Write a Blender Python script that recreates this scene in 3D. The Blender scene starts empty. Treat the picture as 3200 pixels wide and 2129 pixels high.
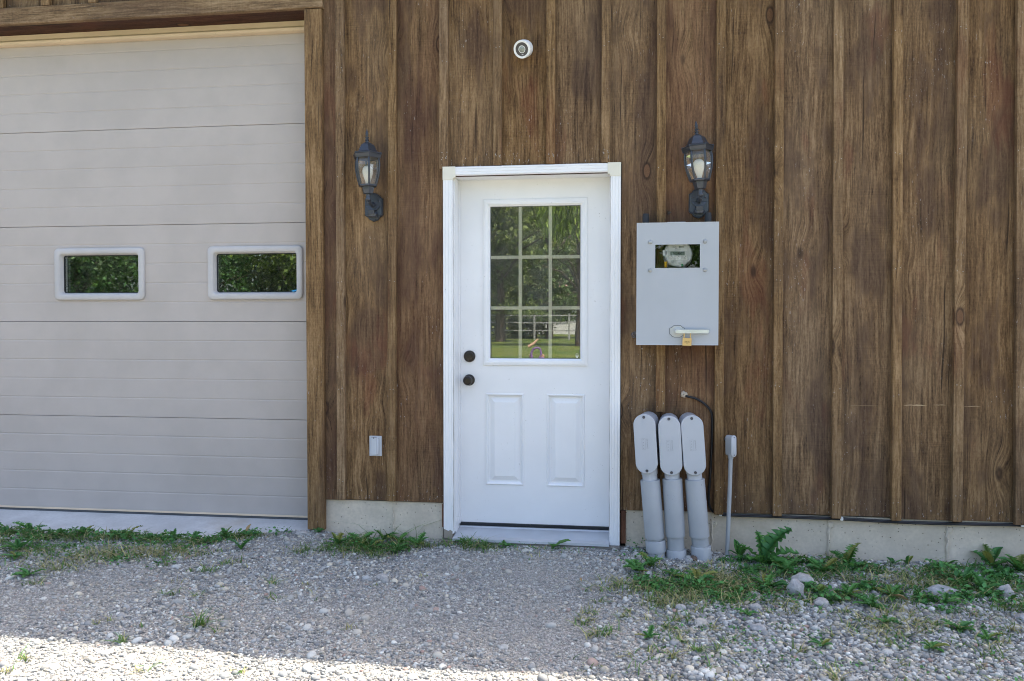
import bpy, bmesh, math, random
import numpy as np
from mathutils import Matrix, Vector, Euler

R = math.radians
random.seed(7)
rng = np.random.default_rng(11)
sc = bpy.context.scene
COL = sc.collection

# ------------------------------------------------------------------ camera, sky, sun, exposure
cam_d = bpy.data.cameras.new("camera")
cam = bpy.data.objects.new("camera", cam_d)
COL.objects.link(cam)
cam_d.sensor_width = 36.0
cam_d.lens = 28.256
cam_d.clip_end = 3000
cam.location = (0.512, -4.483, 1.263)
cam.rotation_euler = (R(90 - 1.517), 0, R(7.803))
sc.camera = cam

SUN_EL, SUN_AZ = 63.0, 45.0          # azimuth from +y (behind the wall) towards +x
w = bpy.data.worlds.new("World")
sc.world = w
w.use_nodes = True
wn = w.node_tree
bg = wn.nodes["Background"]
sky = wn.nodes.new("ShaderNodeTexSky")
sky.sky_type = 'NISHITA'
sky.sun_disc = False
sky.sun_elevation = R(SUN_EL)
sky.sun_rotation = R(SUN_AZ)
sky.air_density = 0.9
sky.dust_density = 3.4
sky.ozone_density = 0.6
wn.links.new(sky.outputs[0], bg.inputs[0])
bg.inputs[1].default_value = 0.14

sun_d = bpy.data.lights.new("sun", 'SUN')
sun = bpy.data.objects.new("sun", sun_d)
COL.objects.link(sun)
sun_d.energy = 3.6
sun_d.angle = R(0.53)
sun_d.color = (1.0, 0.92, 0.80)
tosun = Vector((math.cos(R(SUN_EL)) * math.sin(R(SUN_AZ)), math.cos(R(SUN_EL)) * math.cos(R(SUN_AZ)), math.sin(R(SUN_EL))))
sun.rotation_euler = tosun.to_track_quat('Z', 'Y').to_euler()
sun.location = (6, 6, 12)

sc.view_settings.view_transform = 'Standard'
sc.view_settings.look = 'None'
sc.view_settings.exposure = 1.9
sc.view_settings.gamma = 1.0
sc.view_settings.use_curve_mapping = False
sc.cycles.pixel_filter_type = 'BLACKMAN_HARRIS'
sc.cycles.filter_width = 1.05
sc.cycles.use_denoising = True
sc.cycles.denoiser = 'OPENIMAGEDENOISE'
sc.cycles.use_adaptive_sampling = True
sc.cycles.adaptive_threshold = 0.02
sc.cycles.max_bounces = 8
sc.cycles.diffuse_bounces = 4
sc.cycles.glossy_bounces = 4
sc.cycles.transparent_max_bounces = 16
sc.cycles.sample_clamp_indirect = 6.0


# ------------------------------------------------------------------ mesh helpers
class MB:
    """collects shapes and links them as one mesh object"""
    def __init__(s):
        s.v = []; s.f = []
        s.M = None

    def add(s, verts, faces):
        o = len(s.v)
        if s.M is not None:
            verts = [tuple(s.M @ Vector(p)) for p in verts]
        s.v += [tuple(p) for p in verts]
        s.f += [tuple(i + o for i in f) for f in faces]
        return s

    def box(s, x0, x1, y0, y1, z0, z1):
        v = [(x0, y0, z0), (x1, y0, z0), (x1, y1, z0), (x0, y1, z0), (x0, y0, z1), (x1, y0, z1), (x1, y1, z1), (x0, y1, z1)]
        return s.add(v, [(0, 3, 2, 1), (4, 5, 6, 7), (0, 1, 5, 4), (1, 2, 6, 5), (2, 3, 7, 6), (3, 0, 4, 7)])

    def cbox(s, x0, x1, y0, y1, z0, z1, c=.002):
        """box with chamfered edges"""
        v = []; f = []
        X = (x0, x1); Y = (y0, y1); Z = (z0, z1)
        idx = {}
        for i in (0, 1):
            for j in (0, 1):
                for k in (0, 1):
                    sx, sy, sz = (1 - 2 * i) * c, (1 - 2 * j) * c, (1 - 2 * k) * c
                    for ax in range(3):
                        p = [X[i] + sx, Y[j] + sy, Z[k] + sz]
                        p[ax] = (X, Y, Z)[ax][(i, j, k)[ax]]
                        idx[(i, j, k, ax)] = len(v); v.append(tuple(p))
        for i in (0, 1):
            f.append(tuple(idx[(i, a, b, 0)] for a, b in ((0, 0), (1, 0), (1, 1), (0, 1))))
            f.append(tuple(idx[(a, i, b, 1)] for a, b in ((0, 0), (1, 0), (1, 1), (0, 1))))
            f.append(tuple(idx[(a, b, i, 2)] for a, b in ((0, 0), (1, 0), (1, 1), (0, 1))))
        for a in (0, 1):
            for b in (0, 1):
                f.append((idx[(a, b, 0, 0)], idx[(a, b, 1, 0)], idx[(a, b, 1, 1)], idx[(a, b, 0, 1)]))
                f.append((idx[(a, 0, b, 0)], idx[(a, 1, b, 0)], idx[(a, 1, b, 2)], idx[(a, 0, b, 2)]))
                f.append((idx[(0, a, b, 1)], idx[(1, a, b, 1)], idx[(1, a, b, 2)], idx[(0, a, b, 2)]))
                for k in (0, 1):
                    f.append((idx[(a, b, k, 0)], idx[(a, b, k, 1)], idx[(a, b, k, 2)]))
        return s.add(v, f)

    def loops(s, rings, cap0=False, cap1=False, closed=True):
        n = len(rings[0]); v = []; f = []
        for r in rings: v += list(r)
        for a in range(len(rings) - 1):
            for i in range(n if closed else n - 1):
                j = (i + 1) % n
                f.append((a * n + i, a * n + j, (a + 1) * n + j, (a + 1) * n + i))
        if cap0: f.append(tuple(range(n))[::-1])
        if cap1: f.append(tuple(range((len(rings) - 1) * n, len(rings) * n)))
        return s.add(v, f)

    def lathe(s, prof, seg=20, c=(0, 0, 0), a0=0., cap0=True, cap1=True, axis='z'):
        rings = []
        for r, h in prof:
            ring = []
            for k in range(seg):
                a = a0 + 2 * math.pi * k / seg
                if axis == 'z': ring.append((c[0] + r * math.sin(a), c[1] - r * math.cos(a), c[2] + h))
                else: ring.append((c[0] + r * math.cos(a), c[1] + h, c[2] + r * math.sin(a)))
            rings.append(ring)
        return s.loops(rings, cap0, cap1)

    def tube(s, pts, rad, seg=8, cap=True):
        pts = [Vector(p) for p in pts]
        rads = rad if hasattr(rad, '__len__') else [rad] * len(pts)
        rings = []
        up = Vector((0, 0, 1))
        prev = None
        for i, p in enumerate(pts):
            d = (pts[min(i + 1, len(pts) - 1)] - pts[max(i - 1, 0)]).normalized()
            if prev is None:
                ref = up if abs(d.dot(up)) < .9 else Vector((1, 0, 0))
                a = d.cross(ref).normalized()
            else:
                a = (prev - d * prev.dot(d)).normalized()
            prev = a
            b = d.cross(a)
            rings.append([tuple(p + (a * math.cos(2 * math.pi * k / seg) + b * math.sin(2 * math.pi * k / seg)) * rads[i]) for k in range(seg)])
        return s.loops(rings, cap, cap)

    def prism(s, outline, y0, y1):
        """outline in (x, z), front at y0, back at y1"""
        return s.loops([[(x, y0, z) for x, z in outline], [(x, y1, z) for x, z in outline]], True, True)

    def extr_x(s, prof, x0, x1):
        """prof in (y, z) closed outline, extruded along x"""
        return s.loops([[(x0, y, z) for y, z in prof], [(x1, y, z) for y, z in prof]], True, True)

    def extr_z(s, prof, z0, z1):
        """prof in (x, y) closed outline, extruded along z"""
        return s.loops([[(x, y, z0) for x, y in prof], [(x, y, z1) for x, y in prof]], True, True)

    def plate(s, xs, zs, holes, y):
        """front sheet with rectangular holes"""
        idx = {}; v = []; f = []
        def P(i, k):
            if (i, k) not in idx:
                idx[(i, k)] = len(v); v.append((xs[i], y, zs[k]))
            return idx[(i, k)]
        for i in range(len(xs) - 1):
            for k in range(len(zs) - 1):
                cx, cz = (xs[i] + xs[i + 1]) / 2, (zs[k] + zs[k + 1]) / 2
                if any(h[0] < cx < h[1] and h[2] < cz < h[3] for h in holes): continue
                f.append((P(i, k), P(i + 1, k), P(i + 1, k + 1), P(i, k + 1)))
        return s.add(v, f)

    def build(s, name, mat, parent=None, loc=None, rot=None, smooth=None):
        me = bpy.data.meshes.new(name)
        me.from_pydata(s.v, [], s.f)
        bm = bmesh.new(); bm.from_mesh(me)
        bmesh.ops.recalc_face_normals(bm, faces=bm.faces)
        bm.to_mesh(me); bm.free()
        me.materials.append(mat)
        if smooth:
            me.polygons.foreach_set('use_smooth', [True] * len(me.polygons))
            me.set_sharp_from_angle(angle=R(smooth))
        return link(name, me, parent, loc, rot)


def link(name, me, parent=None, loc=None, rot=None):
    o = bpy.data.objects.new(name, me)
    COL.objects.link(o)
    if parent is not None: o.parent = parent
    if loc is not None: o.location = loc
    if rot is not None: o.rotation_euler = rot
    return o


def empty(name, loc=(0, 0, 0), rot=(0, 0, 0)):
    o = bpy.data.objects.new(name, None)
    COL.objects.link(o)
    o.location = loc; o.rotation_euler = rot
    o.empty_display_size = .05
    return o


def tag(o, label=None, cat=None, group=None, kind=None):
    if label: o['label'] = label
    if cat: o['category'] = cat
    if group: o['group'] = group
    if kind: o['kind'] = kind
    return o


def rrect(cx, cz, hw, hh, r, y, n=4):
    """rounded rectangle ring in the x-z plane"""
    pts = []
    for qx, qz, a in ((1, 1, 0), (-1, 1, 90), (-1, -1, 180), (1, -1, 270)):
        for k in range(n + 1):
            t = R(a + 90 * k / n)
            pts.append((cx + qx * (hw - r) + r * math.cos(t), y, cz + qz * (hh - r) + r * math.sin(t)))
    return pts


def rect(x0, x1, z0, z1, y):
    return [(x0, y, z0), (x1, y, z0), (x1, y, z1), (x0, y, z1)]


def np_mesh(name, verts, faces, mat, colors=None, smooth=False):
    """big mesh from arrays: verts (n,3), faces (m,k)"""
    me = bpy.data.meshes.new(name)
    m, k = faces.shape
    me.vertices.add(len(verts)); me.vertices.foreach_set('co', verts.astype(np.float32).ravel())
    me.loops.add(m * k); me.loops.foreach_set('vertex_index', faces.astype(np.int32).ravel())
    me.polygons.add(m)
    me.polygons.foreach_set('loop_start', np.arange(0, m * k, k, dtype=np.int32))
    me.polygons.foreach_set('loop_total', np.full(m, k, dtype=np.int32))
    if smooth: me.polygons.foreach_set('use_smooth', np.ones(m, dtype=bool))
    if colors is not None:
        ca = me.color_attributes.new('Col', 'FLOAT_COLOR', 'POINT')
        c4 = np.ones((len(verts), 4), np.float32); c4[:, :3] = colors
        ca.data.foreach_set('color', c4.ravel())
    me.update(calc_edges=True)
    if mat is not None: me.materials.append(mat)
    return me


def text(s, size, loc, mat, parent, rot=(R(90), 0, 0), name='lettering', align='CENTER', ext=.0004):
    cu = bpy.data.curves.new(name, 'FONT')
    cu.body = s; cu.size = size; cu.align_x = align; cu.align_y = 'CENTER'; cu.extrude = ext
    o = bpy.data.objects.new(name, cu)
    me = bpy.data.meshes.new_from_object(o)
    bpy.data.objects.remove(o)
    me.materials.clear(); me.materials.append(mat)
    return link(name, me, parent, loc, rot)


# ------------------------------------------------------------------ material helpers
class NT:
    def __init__(s, name):
        s.m = bpy.data.materials.new(name); s.m.use_nodes = True
        s.t = s.m.node_tree
        s.b = s.t.nodes['Principled BSDF']
        s.out = s.t.nodes['Material Output']

    def n(s, typ, ins=None, **props):
        nd = s.t.nodes.new('ShaderNode' + typ)
        for k, v in props.items(): setattr(nd, k, v)
        for k, v in (ins or {}).items(): s.set(nd.inputs[k], v)
        return nd

    def set(s, sock, v):
        if isinstance(v, bpy.types.NodeSocket): s.t.links.new(v, sock)
        elif isinstance(v, bpy.types.Node): s.t.links.new(v.outputs[0], sock)
        else:
            if hasattr(sock.default_value, '__len__') and len(sock.default_value) == 4 and len(v) == 3: v = (*v, 1)
            sock.default_value = v

    def ma(s, op, a, b=0., c=None, clamp=False):
        ins = {0: a, 1: b}
        if c is not None: ins[2] = c
        return s.n('Math', ins, operation=op, use_clamp=clamp).outputs[0]

    def vec(s, x, y, z): return s.n('CombineXYZ', {0: x, 1: y, 2: z}).outputs[0]

    def noise(s, v, scale=1., detail=2., rough=.5, dist=0.):
        return s.n('TexNoise', {'Vector': v, 'Scale': scale, 'Detail': detail, 'Roughness': rough, 'Distortion': dist}).outputs[0]

    def rng(s, v, a, b, lo=0., hi=1., smooth=True):
        return s.n('MapRange', {0: v, 1: a, 2: b, 3: lo, 4: hi}, interpolation_type='SMOOTHSTEP' if smooth else 'LINEAR', clamp=True).outputs[0]

    def mix(s, f, a, b, mode='MIX'):
        nd = s.n('Mix', None, data_type='RGBA', blend_type=mode)
        s.set(nd.inputs[0], f); s.set(nd.inputs[6], a); s.set(nd.inputs[7], b)
        return nd.outputs[2]

    def ramp(s, v, stops):
        nd = s.n('ValToRGB', {0: v})
        cr = nd.color_ramp
        while len(cr.elements) > 1: cr.elements.remove(cr.elements[-1])
        for i, (p, c) in enumerate(stops):
            e = cr.elements[0] if i == 0 else cr.elements.new(p)
            e.position = p; e.color = (*c, 1)
        return nd.outputs[0]

    def bump(s, h, strength=.3, dist=.002, normal=None):
        ins = {'Strength': strength, 'Distance': dist, 'Height': h}
        if normal is not None: ins['Normal'] = normal
        return s.n('Bump', ins).outputs[0]

    def fin(s, color=None, rough=None, spec=None, metal=None, normal=None):
        if color is not None: s.set(s.b.inputs['Base Color'], color)
        if rough is not None: s.set(s.b.inputs['Roughness'], rough)
        if spec is not None: s.set(s.b.inputs['Specular IOR Level'], spec)
        if metal is not None: s.set(s.b.inputs['Metallic'], metal)
        if normal is not None: s.set(s.b.inputs['Normal'], normal)
        return s.m


def wood(name, horiz=False, cols=((.034, .017, .008), (.150, .087, .040), (.325, .208, .106)), grey=.25, stain=.85, fleck=1.):
    t = NT(name)
    tc = t.n('TexCoord').outputs['Object']
    sp = t.n('SeparateXYZ', {0: tc})
    x, y, z = sp.outputs
    u = t.ma('ADD', z if horiz else x, t.ma('MULTIPLY', y, .8)); v = x if horiz else z
    rnd = t.n('ObjectInfo').outputs['Random']
    u2 = t.ma('ADD', u, t.ma('MULTIPLY', rnd, 37.)); v2 = t.ma('ADD', v, t.ma('MULTIPLY', rnd, 91.))
    W = lambda a, b, c, d=0.: t.vec(t.ma('MULTIPLY', u2, a), b, t.ma('MULTIPLY', v2, c))
    warp = t.ma('MULTIPLY', t.ma('SUBTRACT', t.noise(W(5., 1., 1.0), detail=2.), .5), .07)
    vo = t.n('TexVoronoi', {'Vector': W(4.2, 0., 1.9), 'Scale': 1., 'Randomness': 1.})
    d = vo.outputs['Distance']
    has = t.ma('GREATER_THAN', t.n('SeparateColor', {0: vo.outputs['Color']}).outputs[0], .12)
    kf = t.ma('MULTIPLY', t.rng(d, .0, .36, 1., 0.), has)
    g = t.ma('ADD', t.ma('ADD', u2, warp), t.ma('MULTIPLY', kf, .045))
    G = lambda a, b, c: t.vec(t.ma('MULTIPLY', g, a), b, t.ma('MULTIPLY', v2, c))
    fine = t.ma('ADD', t.ma('MULTIPLY', t.noise(G(84., 0., 5.), detail=4., rough=.78), .78), t.ma('MULTIPLY', t.noise(W(110., 2., 55.), detail=2., rough=.6), .22))
    mid = t.noise(G(30., 3., 1.4), detail=5., rough=.68)
    broad = t.noise(W(7., 9., 2.4), detail=3., rough=.6)
    saw = t.ma('ADD', .5, t.ma('MULTIPLY', t.ma('SUBTRACT', t.noise(W(5., 7., 150.), detail=2.), .5), t.rng(t.noise(W(2.5, 17., 2.), detail=2.), .45, .62)))
    fac = t.ma('ADD', t.ma('ADD', t.ma('MULTIPLY', fine, .62), t.ma('MULTIPLY', mid, .30)),
               t.ma('ADD', t.ma('MULTIPLY', saw, .07), t.ma('MULTIPLY', broad, .17)))
    col = t.ramp(t.rng(fac, .465, .70, smooth=False), [(0., cols[0]), (.46, cols[1]), (1., cols[2])])
    gm = t.rng(t.noise(W(3.3, 21., .9), detail=3.), .42, .66)
    col = t.mix(t.ma('MULTIPLY', gm, grey), col, t.mix(.55, col, (.16, .135, .10)))
    # wet-dark and red stain patches with uneven edges
    sm = t.rng(t.ma('ADD', t.noise(W(4.4, 31., 1.5), detail=5., rough=.62), t.ma('MULTIPLY', t.ma('SUBTRACT', fine, .5), .45)), .50, .575)
    col = t.mix(t.ma('MULTIPLY', sm, stain), col, t.mix(.60, col, (.046, .025, .020)))
    rm = t.rng(t.noise(W(4.0, 77., 1.1), detail=4., rough=.6), .56, .66)
    col = t.mix(t.ma('MULTIPLY', rm, stain * .8), col, t.mix(.55, col, (.14, .045, .026)))
    own = t.n('Attribute', None, attribute_name='stain', attribute_type='OBJECT').outputs['Fac']
    om = t.ma('MULTIPLY', own, t.rng(t.ma('ADD', t.noise(W(5.0, 91., .9), detail=5., rough=.65), t.ma('MULTIPLY', t.ma('SUBTRACT', fine, .5), .5)), .36, .52))
    col = t.mix(om, col, t.mix(.62, col, (.105, .038, .024)))
    # cracks
    ck = t.rng(t.noise(G(60., 55., .9), detail=2.), .665, .715)
    col = t.mix(t.ma('MULTIPLY', ck, .75), col, (.02, .012, .008))
    # knots
    core = t.ma('MULTIPLY', t.rng(d, .060, .080, 1., 0.), has)
    ring = t.ma('MULTIPLY', t.ma('SUBTRACT', t.rng(d, .078, .120, 1., 0.), t.rng(d, .058, .078, 1., 0.)), has)
    kcol = t.mix(t.noise(W(420., 5., 160.), detail=1.), (.060, .026, .014), (.20, .105, .052))
    col = t.mix(t.ma('MULTIPLY', core, .85), col, kcol)
    col = t.mix(t.ma('MULTIPLY', ring, .75), col, (.022, .012, .008))
    # pale paint and lime flecks
    fl = t.ma('MULTIPLY', t.rng(t.noise(W(120., 12., 30.), detail=3., rough=.7), .625, .68),
              t.ma('MAXIMUM', t.rng(t.noise(W(5., 41., 1.6), detail=3.), .50, .70), t.rng(v, .01, .16, .95, 0.)))
    col = t.mix(t.ma('MULTIPLY', fl, .8 * fleck), col, (.52, .50, .50))
    # per-piece tone
    tone = t.n('HueSaturation', {'Hue': .5, 'Saturation': t.rng(t.ma('FRACT', t.ma('MULTIPLY', rnd, 7.3)), 0, 1, .94, 1.06, False),
                                 'Value': t.rng(t.ma('FRACT', t.ma('MULTIPLY', rnd, 13.7)), 0, 1, .90, 1.14, False), 'Color': col}).outputs[0]
    h = t.ma('ADD', t.ma('ADD', t.ma('MULTIPLY', fine, .7), t.ma('MULTIPLY', mid, .6)), t.ma('ADD', t.ma('MULTIPLY', saw, .35), t.ma('MULTIPLY', kf, .3)))
    return t.fin(tone, .78, .22, normal=t.bump(h, .8, .0045))


def painted(name, col, rough=.45, spec=.4, mott=.06, dirt=0., grain=0., metal=0., dirtcol=(.25, .22, .18), sc_=1.):
    """paint, plastic or metal with mottling, specks and fine relief"""
    t = NT(name)
    P = t.n('TexCoord').outputs['Object']
    a = t.noise(P, 3. * sc_, 4., .6)
    c = t.mix(t.rng(a, .3, .7), tuple(max(0, k * (1 - mott)) for k in col), tuple(min(1, k * (1 + mott)) for k in col))
    if dirt:
        sp = t.ma('MULTIPLY', t.rng(t.noise(P, 85. * sc_, 3., .7), .66, .74), t.rng(t.noise(P, 6. * sc_, 2.), .42, .62))
        c = t.mix(t.ma('MULTIPLY', sp, dirt), c, dirtcol)
    nrm = None
    if grain:
        nrm = t.bump(t.noise(P, 420. * sc_, 2.), grain, .001)
    r = t.rng(a, .3, .7, rough * .85, min(1, rough * 1.15), False)
    return t.fin(c, r, spec, metal, nrm)


def glass(name, tint=(1, 1, 1), wave=0., refl=1., dust=0.):
    t = NT(name)
    nrm = None
    if wave:
        P = t.n('TexCoord').outputs['Object']
        nrm = t.bump(t.noise(P, 3.2, 1.), wave, .004)
    ins = {'IOR': 1.52}
    fr = t.n('Fresnel', ins)
    gl = t.n('BsdfGlossy', {'Color': (1, 1, 1), 'Roughness': 0.0})
    if nrm is not None:
        t.set(gl.inputs['Normal'], nrm)
    tr = t.n('BsdfTransparent', {'Color': tint})
    mx = t.n('MixShader', {0: t.ma('MULTIPLY', fr.outputs[0], refl, clamp=True), 1: tr.outputs[0], 2: gl.outputs[0]})
    if dust:                                            # film of dust; on the door glass also a pale haze over reflections
        P = t.n('TexCoord').outputs['Object']
        df = t.n('BsdfDiffuse', {'Color': (.75, .72, .65)}); tl = t.n('BsdfTranslucent', {'Color': (.75, .72, .65)})
        dd = t.n('MixShader', {0: .5, 1: df.outputs[0], 2: tl.outputs[0]})
        mx = t.n('MixShader', {0: t.rng(t.noise(P, 9., 4., .7), .3, .8, dust * .4, dust * 2.2, False), 1: mx.outputs[0], 2: dd.outputs[0]})
    t.t.links.new(mx.outputs[0], t.out.inputs[0])
    return t.m


def leaf_mat(name, a, b, trans=.35, attr=False):
    t = NT(name)
    P = t.n('TexCoord').outputs['Object']
    rnd = t.n('ObjectInfo').outputs['Random']
    if attr:
        c = t.n('Attribute', None, attribute_name='Col').outputs['Color']
    else:
        c = t.mix(t.ma('FRACT', t.ma('ADD', t.ma('MULTIPLY', rnd, 5.), t.noise(P, 14., 2.))), a, b)
    if not attr:
        c = t.mix(t.rng(t.ma('FRACT', t.ma('MULTIPLY', rnd, 17.)), .86, .97, 0., .75), c, (.30, .26, .06))
    t.fin(c, .5, .35)
    tl = t.n('BsdfTranslucent', {'Color': t.mix(.5, c, (.16, .26, .03))})
    mx = t.n('MixShader', {0: trans, 1: t.b.outputs[0], 2: tl.outputs[0]})
    t.t.links.new(mx.outputs[0], t.out.inputs[0])
    return t.m


M = {}
M['board'] = wood('board_wood')
M['batten'] = wood('batten_wood', cols=((.050, .027, .013), (.180, .108, .050), (.350, .230, .122)), grey=.1, stain=.5, fleck=.7)
M['trim'] = wood('trim_wood', cols=((.046, .025, .012), (.170, .102, .048), (.34, .222, .118)), grey=.1, stain=.55, fleck=.6)
M['header'] = wood('header_wood', horiz=True, cols=((.046, .027, .014), (.180, .112, .056), (.36, .245, .14)), grey=.15, stain=.6, fleck=.4)
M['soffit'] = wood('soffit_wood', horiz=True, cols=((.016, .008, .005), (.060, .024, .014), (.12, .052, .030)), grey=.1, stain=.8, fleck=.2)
M['redwood'] = wood('bare_wood', cols=((.05, .02, .012), (.16, .062, .032), (.26, .115, .06)), grey=.1, stain=.6, fleck=.4)
M['sheath'] = painted('sheathing', (.05, .04, .03), .9, .1)
M['inside'] = painted('interior_lining', (.10, .09, .08), .9, .1)
M['white'] = painted('white_door_paint', (.79, .79, .79), .42, .45, .025, .85, .10, dirtcol=(.30, .28, .25))
M['vinyl'] = painted('white_vinyl', (.80, .80, .80), .4, .45, .03, .7, 0, dirtcol=(.3, .29, .27))
M['cream'] = painted('cream_vinyl', (.70, .67, .56), .45, .4, .04, .4)
M['grille'] = painted('cream_grille', (.86, .82, .70), .5, .3, .04)
M['garage'] = painted('garage_door_paint', (.465, .412, .372), .5, .35, .05, .25, .45, dirtcol=(.28, .24, .2))
M['wframe'] = painted('garage_window_plastic', (.51, .485, .47), .45, .4, .08, .35, .1)
M['strip'] = painted('tan_weatherstrip', (.62, .49, .34), .5, .3, .06, .7, dirtcol=(.15, .11, .08))
M['rubber'] = painted('black_rubber', (.022, .024, .028), .55, .35, .2, .3)
M['seal'] = painted('grey_rubber_seal', (.10, .105, .115), .5, .3, .15, .4, dirtcol=(.4, .36, .3))
M['alu'] = painted('mill_aluminium', (.50, .51, .53), .5, .5, .08, .8, 0, .5, dirtcol=(.3, .27, .22))
M['lantern'] = painted('lantern_cast_metal', (.052, .058, .070), .34, .5, .15, .35, .12, .3, dirtcol=(.25, .23, .2))
M['bulb'] = painted('frosted_bulb', (.82, .80, .72), .35, .4, .02)
M['bronze'] = painted('dark_bronze', (.040, .034, .030), .28, .5, .15, 0, 0, .6)
M['brass'] = painted('brass', (.62, .43, .19), .38, .5, .1, .2, 0, .75, dirtcol=(.2, .13, .06))
M['zinc'] = painted('zinc_plate', (.40, .41, .405), .42, .5, .2, .4, 0, .5)
M['chrome'] = painted('polished_zinc', (.62, .64, .68), .30, .5, .12, .3, 0, .85)
M['cabinet'] = painted('cabinet_grey_paint', (.40, .42, .44), .45, .4, .03, .12, .08)
M['cabedge'] = painted('cabinet_edge_paint', (.46, .48, .50), .45, .4, .03, .2)
M['dark'] = painted('cabinet_dark_inside', (.018, .020, .022), .7, .2, .2)
M['pvc'] = painted('grey_pvc', (.36, .375, .39), .42, .4, .07, 1.0, .04, dirtcol=(.10, .09, .08))
M['lid'] = painted('grey_pvc_lid', (.45, .47, .50), .42, .4, .03, .4, .06, dirtcol=(.14, .13, .12))
M['mark'] = painted('moulded_mark', (.30, .31, .33), .5, .3, .03)
M['screw'] = painted('screw_steel', (.10, .10, .11), .4, .5, .1, 0, 0, .8)
M['cable'] = painted('black_cable', (.012, .012, .014), .4, .4, .2)
M['whiteplastic'] = painted('white_plastic', (.78, .78, .76), .4, .4, .03, .2)
M['camface'] = painted('camera_dark_face', (.045, .043, .045), .35, .5, .1)
M['camlens'] = painted('camera_lens', (.26, .28, .24), .12, .6, .25, sc_=12.)
M['meter'] = painted('meter_housing', (.60, .60, .58), .35, .4, .06)
M['paper'] = painted('label_paper', (.74, .72, .68), .6, .2, .03)
M['lcd'] = painted('lcd_grey', (.16, .20, .17), .3, .4, .1)
M['ink'] = painted('black_ink', (.02, .02, .02), .6, .2, 0)
M['inkgrey'] = painted('grey_ink', (.09, .09, .085), .6, .2, 0)
M['yellow'] = painted('yellow_tag', (.80, .45, .02), .5, .3, .05)
M['green'] = painted('green_seal', (.02, .22, .09), .4, .4, .05)
M['foam'] = painted('sealant_foam', (.50, .42, .33), .8, .2, .2, .4, .5)
M['outlet'] = painted('outlet_cover_grey', (.50, .52, .55), .4, .45, .04, .2)
M['glass'] = glass('door_glass', (.96, .97, .96), .03, 2.6, .040)  # dust value raised as a painted veil that lightens the reflections
M['gglass'] = glass('garage_glass', (.90, .94, .92), .03, 2.0, .012)
M['lglass'] = glass('lantern_glass', (.98, .98, .96), 0., 1.0, .10)
M['acrylic'] = glass('acrylic', (.95, .96, .96), 0., 1.1)


def concrete(name, col=(.62, .54, .43), pits=True):
    t = NT(name)
    P = t.n('TexCoord').outputs['Object']
    a = t.noise(P, 2.5, 5., .65); b = t.noise(P, 60., 3., .6)
    c = t.mix(t.rng(a, .3, .7), tuple(k * .82 for k in col), tuple(k * 1.12 for k in col))
    c = t.mix(t.rng(b, .35, .7, 0, .3), c, tuple(k * .7 for k in col))
    vo = t.n('TexVoronoi', {'Vector': P, 'Scale': 48.})
    has = t.ma('GREATER_THAN', t.n('SeparateColor', {0: vo.outputs['Color']}).outputs[0], .45)
    pit = t.ma('MULTIPLY', t.ma('MULTIPLY', t.rng(vo.outputs['Distance'], .08, .20, 1., 0.), has), t.rng(t.noise(P, 7., 3., .6), .28, .52))
    if pits: c = t.mix(t.ma('MULTIPLY', pit, .8), c, (.06, .05, .04))
    st = t.rng(t.noise(P, 1.3, 4., .6), .55, .72, 0., .5)
    c = t.mix(st, c, (.36, .29, .20))
    h = t.ma('SUBTRACT', t.ma('ADD', t.ma('MULTIPLY', b, .4), t.ma('MULTIPLY', a, .6)), t.ma('MULTIPLY', pit, 1.2 if pits else 0.))
    return t.fin(c, .88, .2, normal=t.bump(h, .5, .004))


M['found'] = concrete('foundation_concrete')
M['slab'] = concrete('apron_concrete', (.55, .55, .54), False)


def gz(x, y):
    """height of the ground"""
    x = np.asarray(x, float); y = np.asarray(y, float)
    n = .004 * np.sin(2.1 * x + 1.3 * y + .4) + .003 * np.sin(4.7 * x - 3.1 * y + 1.9) + .003 * np.sin(9.3 * x + 7.7 * y) + .002 * np.sin(21 * x - 17 * y + .7)
    base = np.where(x > .55, -.020 * np.clip((x - .55) / .5, 0, 1), 0.)
    path = -.012 * np.exp(-((x - .12) / .45) ** 2 - ((y + .75) / .6) ** 2)
    e = edge_y(x)
    k = np.clip((y - e) / .05, 0, 1)
    left = (x < -1.25) & (x > -4.3)
    drop = np.where(left, -.09 * k, 0.) + .014 * np.clip((-.95 - x) / .8, 0, 1)
    mound = .022 * np.exp(-((x + 1.32) / .22) ** 2 - ((y + .06) / .14) ** 2)
    far = np.clip((-y - 6) / 30, 0, 1) * .0
    return n + base + path + drop + mound + far


def edge_y(x):
    """where the gravel starts to cover the concrete apron"""
    x = np.asarray(x, float)
    s = np.clip((x + 1.95) / .62, 0, 1); s = s * s * (3 - 2 * s)
    return -.215 + .19 * s + .025 * np.sin(7.3 * x) + .012 * np.sin(19 * x + 1)


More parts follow.
